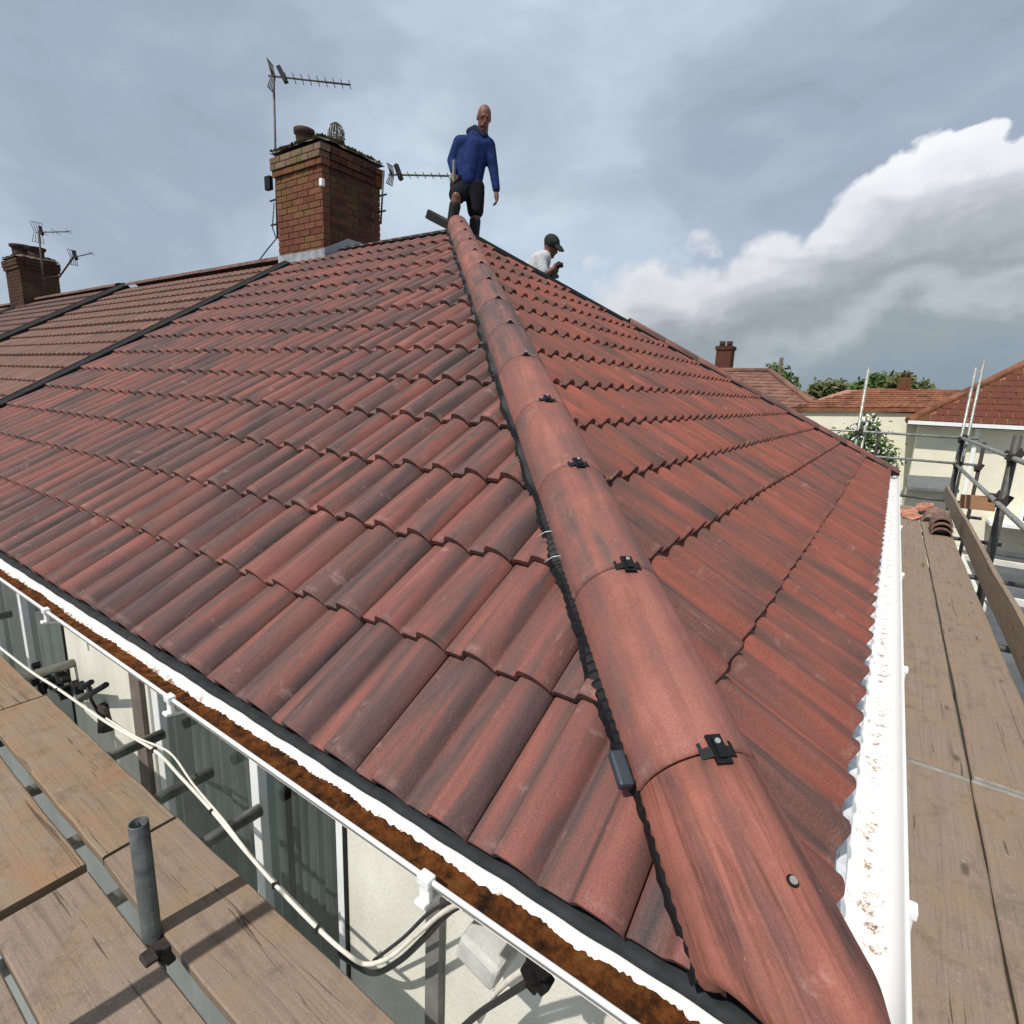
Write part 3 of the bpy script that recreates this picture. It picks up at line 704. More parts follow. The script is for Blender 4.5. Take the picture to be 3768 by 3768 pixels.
# ------------------------------------------------------------------ chimney stacks
def chimney(x0, x1, y0, y1, zt, zb, pots, parent, near=True):
    ch = MB().box(((x0 + x1) / 2, (y0 + y1) / 2, (zb + zt) / 2), (x1 - x0 - .02, y1 - y0 - .02, zt - zb)).build('chimney', M_MORTAR, parent)
    bh, bl = .075, .225; nrow = int((zt - zb) / bh); lib = {}
    def brick(c, d, m_):
        k = (round(d[0], 3), round(d[1], 3), round(d[2], 3), m_.name)
        if k not in lib: lib[k] = MB().box((0, 0, 0), d).mesh('brick', m_)
        o = bpy.data.objects.new('brick', lib[k]); C.objects.link(o); o.parent = ch; o.location = c; o.rotation_euler = (0, 0, random.uniform(-.006, .006)); return o
    back = MB()
    for r_ in range(nrow):
        z = zb + (r_ + .5) * bh; top = nrow - 1 - r_
        ov = .03 if top in (2,) else (.045 if top < 2 else 0)
        X0, X1, Y0, Y1 = x0 - ov, x1 + ov, y0 - ov, y1 + ov
        def run(a, b_, off):
            t = a - (bl / 2 if off else 0)
            while t < b_ - .01:
                s_, e_ = max(a, t), min(b_, t + bl - .011)
                if e_ - s_ > .03: yield s_, e_
                t += bl
        D = .10 + ov
        for s_, e_ in run(X0, X1, r_ % 2): 
            dd = random.uniform(0, .004)
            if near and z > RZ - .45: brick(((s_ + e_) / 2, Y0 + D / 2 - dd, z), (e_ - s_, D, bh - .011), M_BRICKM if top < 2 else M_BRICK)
            else: back.box(((s_ + e_) / 2, Y0 + D / 2, z), (e_ - s_, D, bh - .011))
            back.box(((s_ + e_) / 2, Y1 - D / 2, z), (e_ - s_, D, bh - .011))
        for s_, e_ in run(Y0 + D + .011, Y1 - D - .011, (r_ + 1) % 2):
            if near and z > RZ - .45: brick((X1 - D / 2, (s_ + e_) / 2, z), (D, e_ - s_, bh - .011), M_BRICK_SHADE)  # right face gets the brick with shade in its colour
            else: back.box((X1 - D / 2, (s_ + e_) / 2, z), (D, e_ - s_, bh - .011))
            back.box((X0 + D / 2, (s_ + e_) / 2, z), (D, e_ - s_, bh - .011))
    tag(back.build('brickwork', M_BRICK if near else M_BRICK_SHADE, ch), kind='stuff')
    # mortar flaunching with moss
    m = MB(); rows = []
    for j in range(13):
        row = []
        for i in range(15):
            u, v = i / 14, j / 12; e = min(u, 1 - u, v, 1 - v) * 4; X = x0 - .05 + (x1 - x0 + .10) * u; Y = y0 - .05 + (y1 - y0 + .10) * v
            row.append((X, Y, zt + .01 + .10 * min(1, e) ** .7 + random.uniform(-.01, .012)))
        rows.append(row)
    m.grid(rows).build('flaunching', M_MORTAR, ch)
    m = MB()
    for _ in range(900 if near else 300):
        sd = random.random()
        if sd < .6: X = x1 + random.uniform(-.30, .05); Y = random.uniform(y0, y1)
        else: X = random.uniform(x0, x1); Y = y0 + random.uniform(-.05, .12)
        e = min(X - x0 + .05, x1 + .05 - X, Y - y0 + .05, y1 + .05 - Y); Z = zt + .02 + .1 * min(1, max(0, e) * 4) ** .7
        q = random.uniform(.012, .035); a = random.uniform(0, 6.3)
        m.add([(X + q * math.cos(a), Y + q * math.sin(a), Z), (X - q * math.cos(a), Y - q * math.sin(a), Z), (X + random.uniform(-.01, .01), Y, Z + q * random.uniform(.5, 1.3))], [(0, 1, 2)])
    tag(m.build('moss', M_MOSSG, ch), kind='stuff')
    for (px, py, r_, h, kind) in pots:
        m = MB(); z0 = zt + .06; prf = [(r_ * .92, 0), (r_ * .95, h * .25), (r_ * .9, h * .3), (r_ * .93, h * .75), (r_ * 1.12, h * .82), (r_ * 1.14, h), (r_ * .85, h), (r_ * .8, h * .4)]
        rows = [[(px + q * math.cos(2 * math.pi * i / 18), py + q * math.sin(2 * math.pi * i / 18), z0 + z) for i in range(19)] for q, z in prf]
        pt = m.grid(rows).build('chimney_pot', M_POT, ch)
        if kind == 'lid': MB().tube([(px, py, z0 + h + .001), (px, py, z0 + h + .02)], r_ * 1.2, 18).build('pot_cap', M_IRON, pt)
        if kind == 'cage':
            for q in range(9):
                a = math.pi * q / 9
                MB().tube([(px + r_ * 1.1 * math.cos(t) * math.cos(a), py + r_ * 1.1 * math.cos(t) * math.sin(a), z0 + h + .06 + .13 * math.sin(t)) for t in [2 * math.pi * i / 20 for i in range(21)]], .004, 5).build('cage_wire', M_TUBE, pt)
            mm = MB()
            for _ in range(500):
                a = random.uniform(0, 6.28); b_ = random.uniform(-1.4, 1.5); q = r_ * random.uniform(.7, 1.15); X, Y, Z = px + q * math.cos(b_) * math.cos(a), py + q * math.cos(b_) * math.sin(a), z0 + h + .06 + .14 * math.sin(b_)
                e = .012; mm.add([(X - e, Y, Z), (X + e, Y + e, Z), (X, Y, Z + 1.6 * e)], [(0, 1, 2)])
            mm.build('nest_twigs', simple('nest_twigs', (.10, .09, .085), .9), pt)
    return ch
ch1 = chimney(-7.08, -6.148, 3.951, 4.86, 3.66, 1.9, [(-6.83, 4.22, .115, .28, 'open'), (-6.56, 4.5, .095, .20, 'cage')], house)
MB().box((-6.614, 3.944, 2.37), (.95, .014, .20)).build('lead_flashing', M_LEAD, ch1)
fl = MB(); fl.add([(-6.139, 3.94, 2.27), (-6.139, 4.90, 2.42), (-6.139, 4.90, 2.66), (-6.139, 4.3, 2.66), (-6.139, 3.94, 2.47)], [(0, 1, 2, 3, 4)]); fl.build('lead_flashing', M_LEAD, ch1, solid=.012)
rows = [[(-7.08 + .95 * i / 30, 3.955 - .002, 2.315 + .006 * math.sin(i)) for i in range(31)], [(-7.10 + 1.0 * i / 30, 3.85, 2.262 + .018 * math.sin(i * 1.3)) for i in range(31)], [(-7.12 + 1.05 * i / 30, 3.76, 2.225 + .022 * math.sin(i * 1.3) + random.uniform(-.01, .01)) for i in range(31)]]
MB().grid(rows).build('lead_apron', M_LEAD, ch1, solid=.004)
MB().box((-6.142, 3.942, 3.20), (.055, .05, .085)).build('white_sensor', M_UPVC, ch1, bevel=.01)
fix_parent(house)

# ------------------------------------------------------------------ neighbouring terrace roofs to the left
def terrace(x0, x1, label, step, mt, chim=None, seed=1):
    e = empty('terraced_house', ((x0 + x1) / 2, 4.2, GZ), label, 'house', 'houses of the same terrace')
    MB().box(((x0 + x1) / 2, A_, (GZ - .2) / 2), (x1 - x0, 2 * A_ - .6, -.2 - GZ)).build('wall', M_RENDER, e)
    m = MB(); q = -.02 + step
    for sg in (-1, 1):
        ye = A_ + sg * A_; m.prism([(x0, ye, q - .06), (x1, ye, q - .06), (x1, A_, RZ + q - .06), (x0, A_, RZ + q - .06)], (0, 0, -.05))
    rf = m.build('roof', mt, e)
    # courses of small pantiles: real relief joined in one part
    g2 = .30; n = int(sl_len / g2); m = MB(); tw = .30; cols = int((x1 - x0) / (tw / 2))
    pr_ = [(0., 0.), (.35, .003), (.6, .014), (.8, .013), (.97, .001)]
    xs_ = [x0 + (c + a) * tw / 2 for c in range(cols) for a, _ in pr_]; hs = [h for c in range(cols) for _, h in pr_]
    rn = random.Random(seed)
    for k in range(n):
        s0 = .02 + k * g2; off = rn.uniform(-.004, .004)
        for (sa, sb, wa, wb) in ((s0, s0 + g2 + .03, .0, -.030),):
            m.grid([[LP(x, sa, wa - .035 + step + h + off) for x, h in zip(xs_, hs)], [LP(x, sb, wb - .035 + step + h + off) for x, h in zip(xs_, hs)]], True)
            m.grid([[LP(x, sa, wa - .06 + step + h * .8 + off) for x, h in zip(xs_, hs)], [LP(x, sa, wa - .035 + step + h + off) for x, h in zip(xs_, hs)]], False)
    tag(m.build('roof_tiles', mt, rf), kind='stuff')
    # ridge tiles
    rr = MB(); nn = int((x1 - x0) / .45); lib = None
    for i in range(nn):
        if lib is None:
            mm = MB(); P = [[(xx, .12 * math.cos(a), .075 * math.sin(a)) for a in [math.pi * j / 10 for j in range(11)]] for xx in (0, .44)]; mm.grid(P)
            P = [[(xx, .10 * math.cos(a), .055 * math.sin(a)) for a in [math.pi * j / 10 for j in range(11)]] for xx in (0, .44)]; mm.grid(P); lib = mm.mesh('ridge_tile', mt)
        o = bpy.data.objects.new('ridge_tile', lib); C.objects.link(o); o.parent = rf; o.location = (x0 + i * .45 + .02, A_, RZ + step - .062); o.rotation_euler = (rn.uniform(-.02, .02), 0, 0)
    # dark bonding gutter / verge at the right-hand edge
    vg = MB(); vg.prism([LP(x1 + .005, -.02, .02 + step), LP(x1 + .10, -.02, .012), LP(x1 + .10, -.02, -.09), LP(x1 + .005, -.02, -.09)], Vector(LP(0, sl_len - .05, 0)) - Vector(LP(0, 0, 0)))
    vg.build('verge_strip', M_MEMB, rf)
    v2 = MB(); v2.prism([LP(x1 - .10, -.02, .015 + step), LP(x1 + .006, -.02, .028 + step), LP(x1 + .006, -.02, -.04), LP(x1 - .10, -.02, -.04)], Vector(LP(0, sl_len - .05, 0)) - Vector(LP(0, 0, 0)))
    v2.build('mortar_verge', M_OLD, rf)
    if chim: chimney(*chim, e, near=False)
    fix_parent(e); return e
terrace(-12.2, PX - .08, 'neighbouring brown tiled roof just left of the big brick chimney', .012, M_OLD, None, 3)
terrace(-17.6, -12.30, 'brown tiled roof of the farther neighbour, beyond the second dark verge', .035, M_OLD, (-18.1, -17.1, 3.93, 4.66, 3.42, 1.9, [(-17.75, 4.2, .20, .30, 'open'), (-17.35, 4.35, .17, .22, 'lid')]), 4)
terrace(-26, -17.7, 'terrace roof at the left edge behind the far chimney', .02, M_OLD, None, 5)

# ------------------------------------------------------------------ television aerials
def aerial(name_label, mast0, mast1, boom0, boom1, n_el, el_len, brackets, reflect=True, rm=.014):
    e = empty('television_aerial', mast0, name_label, 'aerial')
    mast0, mast1, boom0, boom1 = map(Vector, (mast0, mast1, boom0, boom1))
    MB().tube([mast0, mast1], rm, 8).build('mast', M_DTUBE, e)
    MB().tube([boom0, boom1], .011, 6).build('boom', M_DTUBE, e)
    d = (boom1 - boom0).normalized(); side = d.cross(Vector((0, 0, 1))).normalized(); upv = side.cross(d)
    L_ = (boom1 - boom0).length
    for i in range(n_el):
        t = .22 + .78 * i / max(1, n_el - 1); p = boom0 + d * (L_ * t); l = el_len * (1 - .25 * t)
        a = (side * .85 + upv * .5).normalized()
        MB().tube([p - a * l, p + a * l], .005, 5).build('element', M_DTUBE, e)
        a = (side * .85 - upv * .5).normalized()
        MB().tube([p - a * l * .8, p + a * l * .8], .005, 5).build('element', M_DTUBE, e)
    if reflect:
        for sg in (-1, 1):
            m = MB(); b = boom0 + d * (L_ * .06); c = b + d * (-.05 if sg > 0 else -.03) + upv * (sg * el_len * 2.1)
            for i in range(5):
                o_ = side * (el_len * (i - 2) * .55); m.tube([b + o_ * .6, c + o_], .006, 5)
            m.tube([c - side * el_len * 1.1, c + side * el_len * 1.1], .006, 5)
            m.build('reflector', M_DTUBE, e)
        q = boom0 + d * (L_ * .17)
        MB().box(q + upv * .03, (.05, .05, .20), d.to_track_quat('X', 'Z').to_matrix() @ Matrix.Rotation(rad(-32), 3, 'Y')).build('dipole_box', M_BLK, e)
    for a, b in brackets: MB().tube([a, b], .012, 6).build('bracket', M_IRON, e)
    fix_parent(e); return e
b1 = Vector((-7.36, 4.02, 4.66)); 
aerial('tall aerial on a mast strapped to the left side of the big chimney', (-7.33, 4.1, 2.75), (-7.25, 4.1, 4.67), (-7.30, 4.06, 4.655), at(660, 160, y=4.62), 9, .075,
       [((-7.46, 4.1, 3.23), (-7.02, 4.12, 3.25)), ((-7.46, 4.1, 2.93), (-7.02, 4.12, 2.94))])
aerial('lower aerial on the right side of the big chimney, pointing at the man', (-6.07, 4.80, 2.95), (-6.05, 4.84, 3.60), (-5.98, 4.86, 3.545), at(846, 332, y=5.0), 7, .055, [((-6.12, 4.80, 3.1), (-5.98, 4.8, 3.1)), ((-6.12, 4.82, 3.3), (-5.98, 4.82, 3.3))], rm=.012)
aerial('small far aerial above the left hand chimney pots', (-16.6, 4.2, 2.6), (-16.5, 4.2, 3.97), (-16.66, 4.2, 3.94), at(130, 437, y=4.3), 3, .10, [], rm=.02)
aerial('small far aerial bracketed to the right side of the left hand chimney', (-15.95, 4.3, 2.95), at(140, 483, y=4.2), at(136, 486, y=4.2), at(172, 478, y=4.2), 2, .07, [((-16.9, 4.3, 3.0), (-15.9, 4.3, 2.98))], rm=.018)
bx = MB().box((-7.44, 4.08, 3.44), (.12, .06, .17)).build('junction_box', M_BLK, None, bevel=.01); tag(bx, 'small black box clamped on the tall aerial mast left of the chimney', 'box')
cb = MB().tube([(-7.37, 4.1, 3.2), (-7.42, 4.09, 2.9), (-7.36, 4.1, 2.75), at(505, 470, y=4.1), at(490, 490, y=4.1)], .008, 6).build('aerial_cable', M_BCABLE); tag(cb, 'thin black cable hanging from the aerial mast to the ridge', 'cable')

# ------------------------------------------------------------------ roll of membrane on the apex
m = MB(); p0 = at(808, 407, y=4.22); p1 = Vector((-4.28, 4.33, 2.52))
d = (p1 - p0).normalized(); sd = d.cross(Vector((0, 0, 1))).normalized(); up_ = sd.cross(d)
m.prism([p0 - sd * .05 - up_ * .035, p0 + sd * .05 - up_ * .035, p0 + sd * .05 + up_ * .035, p0 - sd * .05 + up_ * .035], p1 - p0)
m.tube([p0 - d * .02 + up_ * .035, p1 + up_ * .035], .028, 8)
tag(m.build('ridge_roll', M_BLK), 'black length of ridge roll sticking up left of the topmost hip tile', 'ridge roll')

# ------------------------------------------------------------------ people
def caps(parts_):
    m = MB()
    for p0, r0, p1, r1 in parts_:
        p0, p1 = Vector(p0), Vector(p1); d = p1 - p0; L_ = d.length
        if L_ < 1e-5: d = Vector((0, 0, 1)); L_ = 1e-5
        d = d.normalized(); a = d.orthogonal().normalized(); b = d.cross(a); rings = []; n = 12
        for j in range(6):
            t = -math.pi / 2 + math.pi / 2 * j / 5; rings.append((p0 + d * (r0 * math.sin(t)), r0 * math.cos(t)))
        for j in range(6):
            t = math.pi / 2 * j / 5; rings.append((p1 + d * (r1 * math.sin(t)), r1 * math.cos(t)))
        m.grid([[c + (a * math.cos(2 * math.pi * i / n) + b * math.sin(2 * math.pi * i / n)) * max(q, 1e-4) for i in range(n + 1)] for c, q in rings])
    return m
def ell(m, c, rx, ry, rz, R=None):
    n = 16; rows = []
    for j in range(11):
        t = -math.pi / 2 + math.pi * j / 10
        row = []
        for i in range(n + 1):
            v = Vector((rx * math.cos(t) * math.cos(2 * math.pi * i / n), ry * math.cos(t) * math.sin(2 * math.pi * i / n), rz * math.sin(t)))
            row.append((R @ v if R is not None else v) + Vector(c))
        rows.append(row)
    m.grid(rows); return m
def fused(m, name, mt, parent, vox=.012, smooth=3):
    me = bpy.data.meshes.new(name); me.from_pydata(m.v, [], m.f)
    bm = bmesh.new(); bm.from_mesh(me); bmesh.ops.remove_doubles(bm, verts=bm.verts, dist=1e-4); bmesh.ops.recalc_face_normals(bm, faces=bm.faces); bm.to_mesh(me); bm.free()
    me.materials.append(mt)
    o = bpy.data.objects.new(name, me); C.objects.link(o); o.parent = parent
    r_ = o.modifiers.new('remesh', 'REMESH'); r_.mode = 'VOXEL'; r_.voxel_size = vox; r_.use_smooth_shade = True
    if smooth: s_ = o.modifiers.new('smooth', 'SMOOTH'); s_.factor = .5; s_.iterations = smooth
    return o
class Fig:
    def __init__(s, origin, to_cam):
        s.o = Vector(origin); s.f = Vector((to_cam[0], to_cam[1], 0)).normalized(); s.r = Vector((-s.f.y, s.f.x, 0))   # f faces the camera, r = picture right
    def __call__(s, lat, z, fwd=0.): return s.o + s.r * lat + s.f * fwd + Vector((0, 0, z))
    def rot(s, tilt=0, yaw=0, nod=0):
        B = Matrix((s.r, s.f, Vector((0, 0, 1)))).transposed()
        return B @ Matrix.Rotation(rad(tilt), 3, 'Y') @ Matrix.Rotation(rad(nod), 3, 'X') @ Matrix.Rotation(rad(yaw), 3, 'Z')
def hand(P, wrist, tip_dir, side, sc=1.0):
    """palm + four fingers + thumb as capsules"""
    w0 = Vector(wrist); d = Vector(tip_dir).normalized(); sd = Vector(side).normalized(); nn = d.cross(sd)
    c = [(w0, .024 * sc, w0 + d * .05 * sc, .030 * sc), (w0 + d * .03 * sc - sd * .012 * sc, .022 * sc, w0 + d * .08 * sc - sd * .018 * sc, .020 * sc), (w0 + d * .03 * sc + sd * .012 * sc, .022 * sc, w0 + d * .08 * sc + sd * .018 * sc, .020 * sc)]
    for i, (o_, l) in enumerate(((-.030, .060), (-.010, .072), (.010, .068), (.029, .052))):
        k = w0 + d * .085 * sc + sd * o_ * sc; m1 = k + (d * .85 + nn * .35).normalized() * l * .55 * sc; m2 = m1 + (d * .4 + nn * .9).normalized() * l * .5 * sc
        c += [(k, .0105 * sc, m1, .0095 * sc), (m1, .0095 * sc, m2, .008 * sc)]
    t0 = w0 + d * .03 * sc - sd * .028 * sc; t1 = t0 + (d * .7 - sd * .8).normalized() * .035 * sc; t2 = t1 + (d + nn * .3).normalized() * .03 * sc
    c += [(t0, .014 * sc, t1, .012 * sc), (t1, .012 * sc, t2, .009 * sc)]
    return c
def head(P, c, tilt, yaw, nod, hh=.118):
    m = MB(); R_ = P.rot(tilt, yaw, nod); V = lambda x, y, z: R_ @ Vector((x, y, z)) + Vector(c)
    ell(m, V(0, -.008, .022), .077, .094, .100, R_); ell(m, V(0, .018, -.045), .060, .070, .082, R_)
    q = caps([(V(0, .088, .015), .010, V(0, .108, -.022), .015), (V(-.022, .088, -.055), .010, V(.022, .088, -.055), .010), (V(-.03, .084, .032), .010, V(.03, .084, .032), .010),
              (V(-.072, -.005, .0), .012, V(-.074, -.012, -.028), .009), (V(.072, -.005, .0), .012, V(.074, -.012, -.028), .009), (V(0, .072, -.092), .022, V(0, .070, -.1), .018)])
    m.add(q.v, q.f, None, True); return m, V, R_
# --- the standing man ---
n1 = Vector((.626, -.780))
man = empty('person', (-4.38, 4.70, 2.27), 'bald man in blue fleece and dark shorts standing on the roof apex', 'person')
P = Fig((-4.38, 4.70, 0), n1)
hm, HV, HR_ = head(P, P(.062, 3.775, .060), 8, -10, -30)
J = dict(neck=P(.045, 3.64), chest=P(-.035, 3.45), pelvis=P(-.105, 3.09), sl=P(-.20, 3.535), sr=P(.125, 3.53), el=P(-.285, 3.36, -.02), wl=P(-.262, 3.20, .08), er=P(.185, 3.29, 0), wr=P(.222, 3.055, .03),
         hl=P(-.185, 3.06), hr=P(-.02, 3.05), kl=P(-.218, 2.93, .20), al=P(-.275, 2.62, .16), kr=P(-.005, 2.80, .03), ar=P(-.03, 2.40, -.02))
body = hm
parts_ = [(J['neck'] + Vector((0, 0, -.05)), .066, P(.055, 3.73, .02), .060), (J['chest'], .085, J['pelvis'], .095), (J['sl'], .06, J['el'], .045), (J['el'], .044, J['wl'], .030), (J['sr'], .06, J['er'], .045), (J['er'], .044, J['wr'], .028),
          (J['hl'], .095, J['kl'], .062), (J['kl'], .060, J['al'], .040), (J['hr'], .095, J['kr'], .062), (J['kr'], .060, J['ar'], .040),
          (J['al'], .042, J['al'] + P.f * .13 + Vector((0, 0, -.05)), .035), (J['ar'], .042, J['ar'] + P.f * .13 + Vector((0, 0, -.06)), .035)]
parts_ += hand(P, J['wl'], Vector((0, 0, -1)) + P.f * .3, -P.r) + hand(P, J['wr'], Vector((0, 0, -1)) + P.r * .12, P.f)
q = caps(parts_); body.add(q.v, q.f, None, True)
fused(body, 'body', M_SKIN, man, .009, 2)
q = caps([(P(-.120, 3.51), .088, P(-.175, 3.14, .0), .092), (P(.045, 3.51), .088, P(-.03, 3.14, .0), .092), (P(-.04, 3.50, .02), .105, P(-.10, 3.15, .03), .105),
          (P(-.17, 3.53), .088, P(.10, 3.535), .086), (P(-.175, 3.16, .0), .096, P(-.03, 3.15, .0), .096), (P(-.03, 3.60), .085, P(.045, 3.60), .08), (J['sl'], .078, J['el'], .057), (J['el'], .057, J['wl'] + Vector((0, 0, .02)), .043), (J['sr'], .076, J['er'], .057), (J['er'], .056, J['wr'] + Vector((0, 0, .03)), .046)])
fused(q, 'blue_fleece', M_NAVY, man, .012, 9)
q = caps([(P(-.09, 3.655, -.01), .045, P(-.035, 3.675, .03), .040), (P(-.035, 3.66, .04), .035, P(.07, 3.60, .06), .035), (P(.07, 3.60, .06), .035, P(.10, 3.61, -.02), .035), (P(-.09, 3.655, -.01), .045, P(.0, 3.66, -.06), .04)])
fused(q, 'collar', M_NAVYD, man, .012, 2)
kh = J['hl'].lerp(J['kl'], .80); kr_ = J['hr'].lerp(J['kr'], .80)
q = caps([(P(-.19, 3.10), .115, P(-.02, 3.09), .112), (J['hl'], .118, kh, .098), (J['hr'], .115, kr_, .095)])
fused(q, 'shorts', M_SHORT, man, .012, 1)
for k_, a_ in (('kl', 'al'), ('kr', 'ar')):
    a = J[k_].lerp(J[a_], .30 if k_ == 'kl' else .16); q = caps([(a, .066, J[a_], .056), (J[a_] + Vector((0, 0, -.03)), .056, J[a_] + P.f * .15 + Vector((0, 0, -.06)), .048), (J[a_] + Vector((0, 0, -.07)), .05, J[a_] + P.f * .15 + Vector((0, 0, -.08)), .04)])
    fused(q, 'boot', M_SOCK, man, .012, 1)
MB().box(P(-.255, 3.19, .16), (.03, .03, .22)).build('hand_tool', simple('grey_tool', (.16, .18, .17), .6), man, bevel=.008)
fix_parent(man)
# --- the kneeling man behind the far hip ---
man2 = empty('person', (-3.85, 5.40, 1.85), 'kneeling man in white shirt and dark cap behind the right hand hip', 'person')
P = Fig((-3.85, 5.40, -.045), (.529, -.849)); 
hm, HV, HR_ = head(P, P(.060, 2.622, .0), 22, -62, -30)
parts_ = [(P(.02, 2.56), .055, P(-.06, 2.46), .06), (P(-.08, 2.42), .13, P(-.2, 2.12), .13), (P(-.08, 2.45, .14), .055, P(-.02, 2.25, .20), .045), (P(-.02, 2.25, .20), .043, P(.10, 2.33, .20), .03),
          (P(-.04, 2.44, -.14), .055, P(.04, 2.24, -.14), .045), (P(.04, 2.24, -.14), .043, P(.14, 2.36, -.05), .03), (P(-.22, 2.05, .08), .09, P(.02, 1.98, .12), .065), (P(.02, 1.98, .12), .06, P(-.28, 1.88, .12), .045), (P(-.22, 2.05, -.1), .09, P(.03, 1.98, -.12), .065), (P(.03, 1.98, -.12), .06, P(-.28, 1.86, -.12), .045)]
parts_ += hand(P, P(.10, 2.33, .20), Vector((0, 0, .9)) + P.r * .5, P.f, .8) + hand(P, P(.14, 2.36, -.05), Vector((0, 0, .9)) + P.r * .4, P.f, .8)
q = caps(parts_); hm.add(q.v, q.f, None, True)
fused(hm, 'body', M_SKIN, man2, .009, 2)
q = caps([(P(-.02, 2.47, .09), .09, P(-.02, 2.47, -.09), .09), (P(-.08, 2.42, .08), .12, P(-.17, 2.20, .06), .13), (P(-.08, 2.42, -.08), .12, P(-.17, 2.20, -.06), .13), (P(-.16, 2.36, 0), .11, P(-.24, 2.15, 0), .12),
          (P(-.07, 2.45, .14), .078, P(-.02, 2.30, .19), .066), (P(-.03, 2.45, -.14), .078, P(.02, 2.30, -.14), .066)])
fused(q, 'white_shirt', M_WSHIRT, man2, .012, 2)
q = caps([(P(-.21, 2.06, .07), .125, P(.03, 1.99, .12), .085), (P(-.21, 2.06, -.07), .125, P(.04, 1.99, -.12), .085), (P(.03, 1.99, .12), .08, P(-.26, 1.87, .12), .06), (P(.04, 1.99, -.12), .08, P(-.26, 1.87, -.12), .06), (P(.02, 2.18, .1), .07, P(.06, 2.10, .1), .07)])
fused(q, 'trousers', M_TAN, man2, .012, 1)
m = MB(); ell(m, HV(0, -.012, .050), .088, .106, .085, HR_); q = caps([(HV(-.05, .10, .045), .014, HV(-.04, .165, .028), .010), (HV(.05, .10, .045), .014, HV(.04, .165, .028), .010), (HV(0, .08, .05), .02, HV(0, .175, .03), .012), (HV(-.025, .09, .05), .018, HV(-.02, .172, .03), .011), (HV(.025, .09, .05), .018, HV(.02, .172, .03), .011)])
m.add(q.v, q.f, None, True); fused(m, 'cap', M_CAPM, man2, .009, 1)
fix_parent(man2)
m = MB(); ctr = P(.125, 2.385, .06)
m.tube([ctr + P.r * -.02, ctr + P.r * .09 + Vector((0, 0, .02))], .028, 10); m.box(ctr + Vector((0, 0, -.05)), (.04, .04, .11)); m.box(ctr + Vector((.0, 0, -.11)), (.06, .08, .04))
tag(m.build('cordless_drill', M_BLK), 'black cordless drill in the hands of the kneeling man', 'drill')

# ------------------------------------------------------------------ scaffolding
ZB = -.70
def board(x0, x1, y0, y1, label, group, axis='x', z=ZB, th=.038, mt=None, bands=(True, True), name='scaffold_board', cat='board', warp=0.0):
    m = MB(); L_ = (x1 - x0) if axis == 'x' else (y1 - y0); n = max(4, int(L_ / .12)); Wd = (y1 - y0) if axis == 'x' else (x1 - x0)
    rows = []; uv = []; rr = random.uniform(0, 9)
    sec = [(0, 0), (.012, 0), (.5, 0), (.988, 0), (1, 0), (1, -1), (.5, -1), (0, -1), (0, 0)]
    sec = [(0.0, -.12), (.02, 0), (.25, .02), (.5, .0), (.75, .02), (.98, 0), (1., -.12), (1., -.9), (.98, -1), (.02, -1), (0., -.9), (0., -.12)]
    for j in range(n + 1):
        t = j / n; row = []; u = []
        e = .0015 * math.sin(t * 31 + rr) + .001 * math.sin(t * 77 + rr)
        for a, b in sec:
            p = (x0 + t * L_, y0 + a * Wd + e, z + b * th + warp * math.sin(t * 3 + rr)) if axis == 'x' else (x0 + a * Wd + e, y0 + t * L_, z + b * th + warp * math.sin(t * 3 + rr))
            row.append(p); u.append((t * L_ + rr * 3, a * Wd + rr + (0 if b > -.5 else .4)))
        rows.append(row); uv.append(u)
    m.grid(rows, False, uv)
    for r_, rev in ((0, 1), (n, 0)):
        o_ = r_ * len(sec); f = tuple(o_ + i for i in range(len(sec) - 1)); m.f.append(f); m.sm.append(False)
    o = m.build(name, mt or M_WOOD); tag(o, label, cat, group)
    for k, on_ in enumerate(bands):
        if not on_: continue
        b = MB(); t = (x0 if axis == 'x' else y0) if k == 0 else (x1 if axis == 'x' else y1); sgn = 1 if k == 0 else -1
        if axis == 'x': b.box((t + sgn * .012, (y0 + y1) / 2, z + .0012), (.026, Wd - .004, .003))
        else: b.box(((x0 + x1) / 2, t + sgn * .012, z + .0012), (Wd - .004, .026, .003))
        b.build('end_band', M_STRAP, o)
    return o
GRP = 'scaffold boards of the platforms'
board(-3.265, -1.972, -.165, .060, 'orange stained board nearest the wall beside the pole', GRP, bands=(False, False))
board(-1.957, .15, -.168, .064, 'board nearest the wall running under the black cable, with the pole shadow', GRP, bands=(False, False), mt=M_WOODG)
board(-6.8, -3.275, -.160, .050, 'far board nearest the wall at the left edge of the photo', GRP, bands=(False, False))
board(-7.2, -1.985, -.440, -.205, 'orange brown board in the second row, left of the pole', GRP, bands=(False, False))
board(-1.945, .2, -.445, -.210, 'large brown board in the bottom left, in front of the pole', GRP, bands=(False, False), mt=M_WOODG)
for yy, xx in ((-.925, .4), (-1.16, .5)): board(-7.2, xx, yy, yy + .228, 'board under the photographer, unseen below the frame and added to shade the wall' if yy > -1 else 'outermost board of the left platform, unseen behind the photographer and added to shade the wall', GRP, bands=(False, False), mt=M_WOODG)  # unseen rows, added so the wall below the platform falls in shade
board(-7.2, .3, -.69, -.462, 'board cut off by the bottom left corner', GRP, bands=(False, False), mt=M_WOODG)
board(.165, .432, -1.2, 2.150, 'near right hand board touching the white gutter', GRP, 'y', mt=M_WOODG, bands=(False, True))
board(.165, .432, 2.158, 9.9, 'long far board beside the white gutter', GRP, 'y', mt=M_WOODG, bands=(True, False), warp=.004)
board(.438, .72, -1.2, 2.152, 'near right hand board at the bottom right corner', GRP, 'y', mt=M_WOODG, bands=(False, True))
